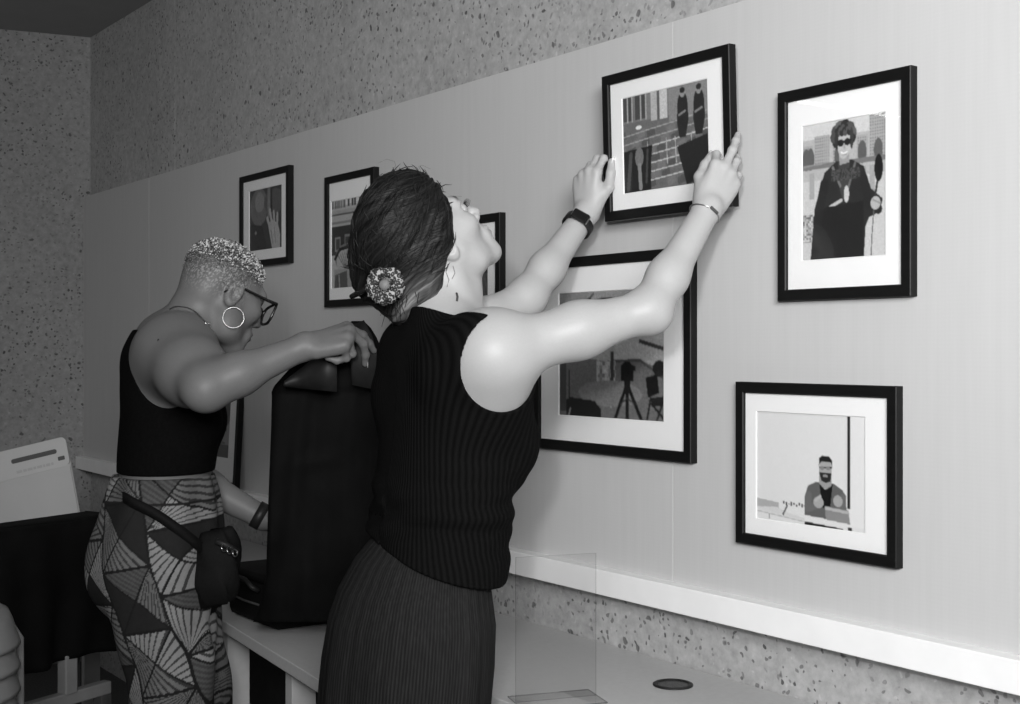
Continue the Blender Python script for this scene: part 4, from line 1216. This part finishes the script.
# ------------------------------------------------------------------ the short-haired woman
f1 = unit([1, .12, 0]); r1 = np.array([f1[1], -f1[0], 0.]); AX1 = np.array([r1, f1, up])
pel1 = P(160, 542, 2.93); base1 = np.array([pel1[0] + .1, pel1[1], 0.])
mid1 = P(181, 338, 2.93)
ln1 = unit(mid1 - pel1); TL1 = np.linalg.norm(mid1 - pel1); AXT1 = frame_axes(f1, ln1)
S1 = lambda h, a=0., b=0.: pel1 + ln1 * h * TL1 + f1 * a + r1 * b
sR1 = P(177, 354, 2.785); sL1 = P(188, 352, 3.08)
eR1 = P(206, 388, 2.60); wR1 = P(306, 346, 2.665)
eL1 = P(178, 472, 3.12); wL1 = P(264, 518, 3.14)
torso1 = [ell(S1(0), (.165, .115, .125), AX1, .06), ell(S1(-.10, -.042, .07), (.082, .088, .112), AX1, .05), ell(S1(-.10, -.042, -.07), (.082, .088, .112), AX1, .05), ell(S1(-.10, .02), (.15, .105, .12), AX1, .06),
          ell(S1(.30, -.008), (.120, .084, .12), AXT1, .07), ell(S1(.50, .0), (.132, .096, .12), AXT1, .07), ell(S1(.74, -.016), (.126, .082, .15), AXT1, .06),
          ell(S1(.60, .062, .058), (.055, .048, .06), AXT1, .035), ell(S1(.60, .062, -.058), (.055, .048, .06), AXT1, .035),
          cone(S1(.93, -.02, .10), S1(.93, -.02, -.10), .048, .048, .06), ell(S1(.78, -.048, .055), (.060, .034, .10), AXT1, .06), ell(S1(.78, -.048, -.055), (.060, .034, .10), AXT1, .06)]
hO1 = P(222, 295, 2.93)
c1, s1, p1 = .75, .66, math.radians(-25)
HF1 = np.array([c1 * math.cos(p1), s1 * math.cos(p1), math.sin(p1)]); HU1 = np.array([-c1 * math.sin(p1), -s1 * math.sin(p1), math.cos(p1)])
HAX1 = frame_axes(HF1, HU1)
hops1, HL1 = head_ops(hO1, HAX1, 1.0)
nb1 = S1(.965, -.03)
neck1 = [cone(nb1 - ln1 * .04, HL1(0, -.045, -.02), .062, .052, .04), cone(nb1 + f1 * .03, HL1(0, -.005, -.055), .045, .045, .04),
         cone(nb1 + up * .012, sR1 * .7 + nb1 * .3 + up * .018, .042, .036, .05), cone(nb1 + up * .012, sL1 * .7 + nb1 * .3 + up * .018, .042, .036, .05)]
arR1 = arm_ops(sR1, eR1, wR1, (.056, .052, .041, .040, .026)) + [cone(sR1, S1(.80, -.012, .08), .048, .048, .09), cone(sR1, sR1 * .5 + eR1 * .5, .052, .050, .09), ell(eR1 + unit(eR1 - (sR1 + wR1) / 2) * .016, (.024,) * 3, None, .025)]
arL1 = arm_ops(sL1, eL1, wL1, (.056, .045, .038, .040, .027)) + [cone(sL1, S1(.80, -.02, -.09), .056, .06, .06)]
D1 = unit(np.array([.95, .05, .24])); N1 = unit(np.array([-.2, -.60, .78]))
h1R, t1R, n1R, _ = hand_ops(wR1, D1, N1, True, [(50, 22, 4), (64, 30, 12), (92, 70, 40), (98, 75, 40)], spread=(.10, .02, -.05, -.12),
                            thumb=[(.66, .50, -.62), (.72, .10, -.72), (.66, .0, -.78)], sc=1.04)
D2 = unit(np.array([.85, .15, -.5])); N2 = unit(np.array([.2, .3, .9]))
h1L, _, n1L, _ = hand_ops(wL1, D2, N2, False, [(35, 40, 25), (38, 42, 25), (40, 44, 25), (42, 46, 25)], thumb=[(.7, .55, -.4), (.85, .3, -.4), (.9, .1, -.4)], sc=1.0)
legs1 = []; legtr = []
for s, dx in ((1, 0.0), (-1, .0)):
    hip = S1(-.10, .005 + dx, s * .075); kn = P(195 + 3 * (s < 0), 745, 2.93); kn = np.array([kn[0] + dx, hip[1], .47]); an = np.array([kn[0] + .0, hip[1], .09])
    legs1 += [cone(hip, kn, .085, .055, .04), cone(kn, an, .052, .033, .03), cone(an, an + f1 * .12 - up * .055, .032, .024, .02)]
    legtr += [cone(hip, kn, .098, .070, .05), cone(kn, an, .070, .076, .04)]
ops1 = torso1 + legs1 + neck1 + arR1 + arL1 + hops1 + h1R + h1L
SK1 = .15
def hairline1(q):   # head-local; >0 where the hair grows
    return q
def skin1_tone(V):
    t = np.full(len(V), SK1)
    q = (V - hO1) @ HAX1.T
    fade = np.clip((q[:, 2] - (-.035)) / .05, 0, 1) * np.clip((.035 - q[:, 1]) / .03, 0, 1) * (np.abs(q[:, 0]) < .09) * (q[:, 1] < .05) * (q[:, 2] > -.06)
    sp = RNG.uniform(0, 1, len(V))
    t = t * (1 - .35 * fade) + fade * .16 * (sp > .72)
    lips = np.exp(-(((q[:, 0]) / .022) ** 2 + ((q[:, 1] - .102) / .012) ** 2 + ((q[:, 2] + .060) / .011) ** 2) ** 2)
    return t * (1 - .4 * lips)
p1r = person(base1, 'woman with short bleached hair and glasses in black crop top, lifting black cloth')
body_mesh('body', ops1, M['skin_dark'], p1r, base1, .0028, skin1_tone)
nail_mesh([n1R[1]], base1, p1r, new_mat('pale_nail', .55, .25)[0])
# crop top
zb = P(120, 470, 2.93)
top1 = torso1 + [ell(sR1, (.056,) * 3, None, .05), cone(sR1, S1(.80, -.012, .08), .048, .048, .09), cone(nb1 + up * .012, sR1 * .7 + nb1 * .3 + up * .018, .042, .036, .05), ell(sL1, (.056,) * 3, None, .05), cone(sL1, S1(.80, -.02, -.09), .056, .06, .06), cone(nb1 + up * .012, sL1 * .7 + nb1 * .3 + up * .018, .042, .036, .05), cone(S1(.90, -.055, .06), S1(1.0, -.035, .075), .046, .040, .03), cone(S1(.90, -.055, -.06), S1(1.0, -.035, -.075), .046, .040, .03), off(.006),
                 cut(ell(sR1 + r1 * .060 - up * .034 - f1 * .012, (.130, .080, .096), AXT1, .004)), cut(cone(sR1 + r1 * .03 + f1 * .02, eR1, .075, .09, .004)), cut(ell(sL1 - r1 * .055 - up * .034, (.105, .084, .10), AXT1, .004)), cut(cone(sL1 - r1 * .03 + f1 * .02, eL1, .075, .08, .004)),
                 plane(P(165, 471, 2.93), np.array([.0, 0, -1.]), .004), cut(ell(nb1 + up * .045 + f1 * .02, (.060, .10, .060), AX1, .004)), plane(S1(1.02), ln1, .003)]
body_mesh('crop_top', top1, M['jersey'], p1r, base1, .003)
# patterned wide trousers
def tr_fold(p):
    q = p - pel1; a = np.arctan2(q @ r1, q @ f1)
    return .004 * np.sin(q[:, 2] * 38 + a * 3) * np.clip((-q[:, 2] - .02) / .15, 0, 1) + .004 * np.sin(a * 9 + q[:, 2] * 6)
trz = torso1[:5] + [ell(S1(.17, .0), (.132, .100, .12), AX1, .06)] + legtr + [off(.010), warp(tr_fold), plane(P(165, 474, 2.93), np.array([0, 0, 1.]), .004), plane(np.array([0, 0, .08]), np.array([0, 0, -1.]), .006)]
def tr_tone(V):
    q = V - pel1
    s = -(q @ f1) * 1.0 + .35 * (np.arctan2(q @ r1, q @ f1)) * .10
    s = (q @ f1) * .92 + (q @ r1) * .35; z = q[:, 2]
    lean = .26 * z
    A = (s + lean) / .108 + .37; Bq = (z - s * .18) / .142 + .25
    i = np.floor(A); j = np.floor(Bq + .5 * (i % 2)); a = A - i; b = Bq + .5 * (i % 2) - j
    ca, cb_ = a - .5, b - .5
    tri = np.where(np.abs(ca) > np.abs(cb_), np.where(ca > 0, 0, 1), np.where(cb_ > 0, 2, 3))
    hsh = np.abs(np.sin(i * 12.9898 + j * 78.233 + tri * 37.719)) * 43758.5453; hsh = hsh - np.floor(hsh)
    ox = np.where((i + j) % 2 == 0, a, 1 - a); oy = np.where((tri + j) % 2 == 0, b, 1 - b)
    an = np.arctan2(oy, ox + 1e-6)
    st_ = np.sin(an * 62 + 2 * np.sin(i * 3 + j))
    st2 = np.sin((a * .8 + b) * 62)
    v = np.where(hsh < .17, .018, np.where(hsh < .46, np.where(st_ > -.35, .14, .035), np.where(hsh < .66, .055 + .03 * (st2 > 0), np.where(st_ > -.6, .25, .05))))
    edge = np.minimum(np.abs(np.abs(ca) - np.abs(cb_)), np.minimum(.5 - np.abs(ca), .5 - np.abs(cb_)) * 1.0)
    v = np.where(edge < .022, .012, v)
    zz = V[:, 2]
    z0 = P(165, 497, 2.93)[2]
    v = np.where(np.abs(zz - z0) < .0028, .015, v)
    return v
body_mesh('trousers', trz, M['print_cloth'], p1r, base1, .0026, tr_tone)
for s, dx in ((1, 0.0), (-1, .0)):
    hip = S1(-.10, .005 + dx, s * .075); kn = P(195 + 3 * (s < 0), 745, 2.93); an = np.array([kn[0] + dx, hip[1], .09])
    V, Fq = mesh_field(shoe_ops(an, f1), .004); mesh_np('shoe', V - base1, Fq, M['leather'], p1r, True)
# short curls
curl = [ell(HL1(0, -.014, .036), np.array([.0752, .0942, .0790]), HAX1, .02), cut(ell(HL1(0, .115, -.01), np.array([.10, .070, .085]), HAX1, .012)),
        plane(HL1(0, -.01, .046), unit(-HAX1[2] * .95 + HAX1[1] * .10), .02)]
V, Fq = mesh_field(curl, .003)
hp = mesh_np('hair', V - base1, Fq, M['curl'], p1r, True, tone=np.full(len(V), .05) + .10 * RNG.uniform(0, 1, len(V)))
cm = MB(); ct = []
rs = random.Random(5); cnt = 0
ico = bmesh.new(); bmesh.ops.create_icosphere(ico, subdivisions=1, radius=1.0); ico.verts.index_update()
IV = np.array([v.co[:] for v in ico.verts]); IF = [tuple(v.index for v in f.verts) for f in ico.faces]; ico.free()
while cnt < 9500:
    d_ = np.array([rs.gauss(0, 1), rs.gauss(0, 1), rs.gauss(0, 1)]); d_ /= np.linalg.norm(d_)
    q_ = d_ * np.array([.0745, .0935, .0785]) + np.array([0, -.014, .034]); x, y, z = q_
    line = .062 if y > .02 else (.062 - (.02 - y) * 1.9 if y > -.02 else -.014)     # hairline: temples, above the ear, nape
    if y > .055 and z < .068: continue
    if z < line - .035 or z < -.02: continue
    top = min(1., max(0., (z - .028) / .045))
    if rs.random() > .10 + .90 * top: cnt += 1; continue
    lift = .0015 + .0025 * top + rs.uniform(-.001, .0065) * top
    r_ = rs.uniform(.0010, .0027) * (.45 + .55 * top); nrm = d_ / np.array([.0745, .0935, .0785]); nrm /= np.linalg.norm(nrm)
    c_ = HL1(*(q_ + nrm * lift))
    cm.add(IV * r_ * np.array([rs.uniform(.6, 1.5), rs.uniform(.6, 1.5), rs.uniform(.6, 1.5)]) + c_, IF)
    ct += [rs.choice([.05, .10, .2, .35, .6, .7]) if top > .5 else rs.choice([.06, .12, .2, .3])] * len(IV); cnt += 1
co = cm.sub(base1).build('curls', M['curl'], hp, True)
a = co.data.attributes.new('tone', 'FLOAT_COLOR', 'POINT'); t = np.ones((len(ct), 4), dtype=np.float32); t[:, :3] = np.array(ct)[:, None]; a.data.foreach_set('color', t.ravel())
# glasses
m = MB()
yF = .112; 
for s in (-1, 1):
    pts = []
    for k in range(28):
        a = 2 * PI * k / 28; cx_ = math.copysign(abs(math.cos(a)) ** .6, math.cos(a)); cz_ = math.copysign(abs(math.sin(a)) ** .6, math.sin(a))
        pts.append(HL1(s * .037 + .031 * cx_ * (1 + .08 * cz_), yF - .010 * ((s * .037 + .031 * cx_) / .065) ** 2, .002 + .024 * cz_ + .005 * s * cx_ * (cz_ > 0)))
    m.tube(pts, .0032, 8, True)
m.tube([HL1(-.011, yF, .010), HL1(0, yF + .001, .014), HL1(.011, yF, .010)], .0022, 8)
m.sub(base1).build('glasses_frame', M['plastic_black'], p1r, True)
for s in (-1, 1):
    m = MB(); m.tube([HL1(s * .068, yF - .011, .024), HL1(s * .074, .07, .020), HL1(s * .077, .0, .016), HL1(s * .078, -.018, .008), HL1(s * .076, -.034, -.012)], [.0048, .0038, .0028, .0024, .002], 8); m.sub(base1).build('glasses_temple', M['plastic_black'], p1r, True)
# hoop earrings, necklace, watch
for s in (-1, 1):
    c = HL1(s * .084, -.004, -.034) - up * .024
    m = MB(); m.tube(ring_pts(c, np.array([.15, -1., .1]), .0230, .0230, 48), .0009, 8, True); m.sub(base1).build('hoop_earring', M['metal'], p1r, True)
m = MB()
def on_body1(px, py):
    Z = 2.5
    for _ in range(160):
        d = evalf(ops1, P(px, py, Z)[None])[0]
        if d < .0015: break
        Z += max(d * .8, .0005)
    return P(px, py, Z)
near = [on_body1(*p) for p in ((170, 309), (174, 307), (180, 306.5), (187, 307.5), (193, 310), (199, 315), (205, 323))]
far = [p - r1 * 2 * (p - nb1).dot(r1) for p in near]
npts = near + far[::-1]
m.tube(npts, .0016, 6, True); m.sub(base1).build('necklace', M['metal'], p1r, True)
fa1 = unit(wL1 - eL1)
strap_band(wL1 - fa1 * .012, fa1, .0295, .0295, .024, .004).sub(base1).build('watch_strap', M['rubber'], p1r, True)

# hip pouch worn across the body
pc = P(216, 566, 2.83); bagb = np.array([pc[0], pc[1], pc[2] - .085])
hb = empty('hip_pouch', bagb); tag(hb, 'black pouch bag worn on a strap across patterned trousers', 'bag')
rgs = []
for t in np.linspace(0, 1, 22):
    h = -.085 + .165 * t; w = .050 * (1 - .35 * (2 * abs(t - .5)) ** 3); d = .038 * (1 - .5 * (2 * abs(t - .5)) ** 3)
    rgs.append([pc + np.array([w * math.copysign(abs(math.cos(q)) ** .7, math.cos(q)) + .006 * math.sin(5 * q + 9 * t), d * math.copysign(abs(math.sin(q)) ** .7, math.sin(q)), h + .008 * math.cos(q)]) for q in np.linspace(0, 2 * PI, 40, endpoint=False)])
V, Fs = loft(rgs); mesh_np('pouch', V - bagb, Fs, M['nylon'], hb, True)
m = MB(); m.tube([P(216, 541, 2.785), P(226, 545, 2.79), P(238, 552, 2.80)], [.006, .007, .006], 8); m.sub(bagb).build('flap_edge', M['leather'], hb, True)
m = MB()
for i in range(3):
    m.tube(ring_pts(P(224 + i * 5.5, 548 + i * 2.5, 2.782), np.array([1, -.3, .3]), .0075, .010, 20), .0014, 6, True)
m.sub(bagb).build('buckle', M['metal'], hb, True)
# strap hugging the hips
TRV = trz
def on_tr(px, py, extra=.004):
    Z = 2.60
    for _ in range(120):
        d = evalf(TRV, P(px, py, Z)[None])[0]
        if d < extra: break
        Z += max(d * .8, .0008)
    return P(px, py, min(Z, 2.98))
pts = [on_tr(124, 497), on_tr(132, 502), on_tr(142, 507), on_tr(152, 512), on_tr(162, 518), on_tr(172, 525), on_tr(182, 532), on_tr(192, 540), P(203, 549, 2.80)]
back = [P(120, 493, 2.95), P(124, 488, 3.03), P(150, 492, 3.09), P(190, 520, 3.08), P(214, 545, 2.97), P(218, 552, 2.88)]
rb = []
full = pts[::-1] + back
for i, p in enumerate(full):
    t = unit((full[min(i + 1, len(full) - 1)] - full[max(i - 1, 0)])); o_ = p - (pel1 + up * (p[2] - pel1[2])); o_ = unit(o_ - t * o_.dot(t)); wv_ = np.cross(t, o_)
    rb.append([p + wv_ * .011 - o_ * .001, p + wv_ * .011 + o_ * .003, p - wv_ * .011 + o_ * .003, p - wv_ * .011 - o_ * .001])
V, Fs = loft(np.array(rb)); mesh_np('strap', V - bagb, Fs, M['nylon'], hb, True)

# ================================================================== LIGHT, CAMERA
def area(name, loc, target, size, power, spread=180, shape='DISK', sy=None):
    l = bpy.data.lights.new(name, 'AREA'); l.energy = power; l.shape = shape; l.size = size
    if sy: l.size_y = sy
    l.spread = math.radians(spread)
    o = bpy.data.objects.new(name, l); C.objects.link(o); o.location = loc
    o.rotation_euler = (Vector(target) - Vector(loc)).to_track_quat('-Z', 'Y').to_euler()
    return o
sp = bpy.data.lights.new('flash_lamp', 'SPOT'); sp.energy = 100; sp.spot_size = math.radians(78); sp.spot_blend = 1.0; sp.shadow_soft_size = .07
so = bpy.data.objects.new('flash_lamp', sp); C.objects.link(so); so.location = (-.20, -.1, 1.75)
so.rotation_euler = (Vector((.55, 2.3, 1.85)) - Vector(so.location)).to_track_quat('-Z', 'Y').to_euler()
area('fill_light', (.4, -1.6, 2.5), (.45, 2.4, 2.2), 1.6, 88, 120)  # added soft fill from behind the camera, not a real fixture
la = W(-5.0, 3.4, CEIL - .02); area('strip_lamp', la, (la[0], la[1], 0), 2.6, 6, 180, 'RECTANGLE', .07).rotation_euler = (0, 0, math.atan2(INTO[1], INTO[0]))
wd = bpy.data.worlds.new('room_air'); bpy.context.scene.world = wd; wd.use_nodes = True
wd.node_tree.nodes['Background'].inputs[0].default_value = g(1.0); wd.node_tree.nodes['Background'].inputs[1].default_value = .06
cam = bpy.data.cameras.new('camera'); co_ = bpy.data.objects.new('camera', cam); C.objects.link(co_)
co_.location = (0, 0, CAMZ); co_.rotation_euler = (math.radians(90), 0, 0)
cam.sensor_width = 36; cam.lens = F_PX / 1020 * 36; cam.shift_y = -4 / 1020.; cam.clip_start = .02
sc = bpy.context.scene; sc.camera = co_
sc.view_settings.view_transform = 'Standard'; sc.view_settings.look = 'None'; sc.view_settings.exposure = .22; sc.view_settings.gamma = 1
sc.view_settings.use_curve_mapping = False
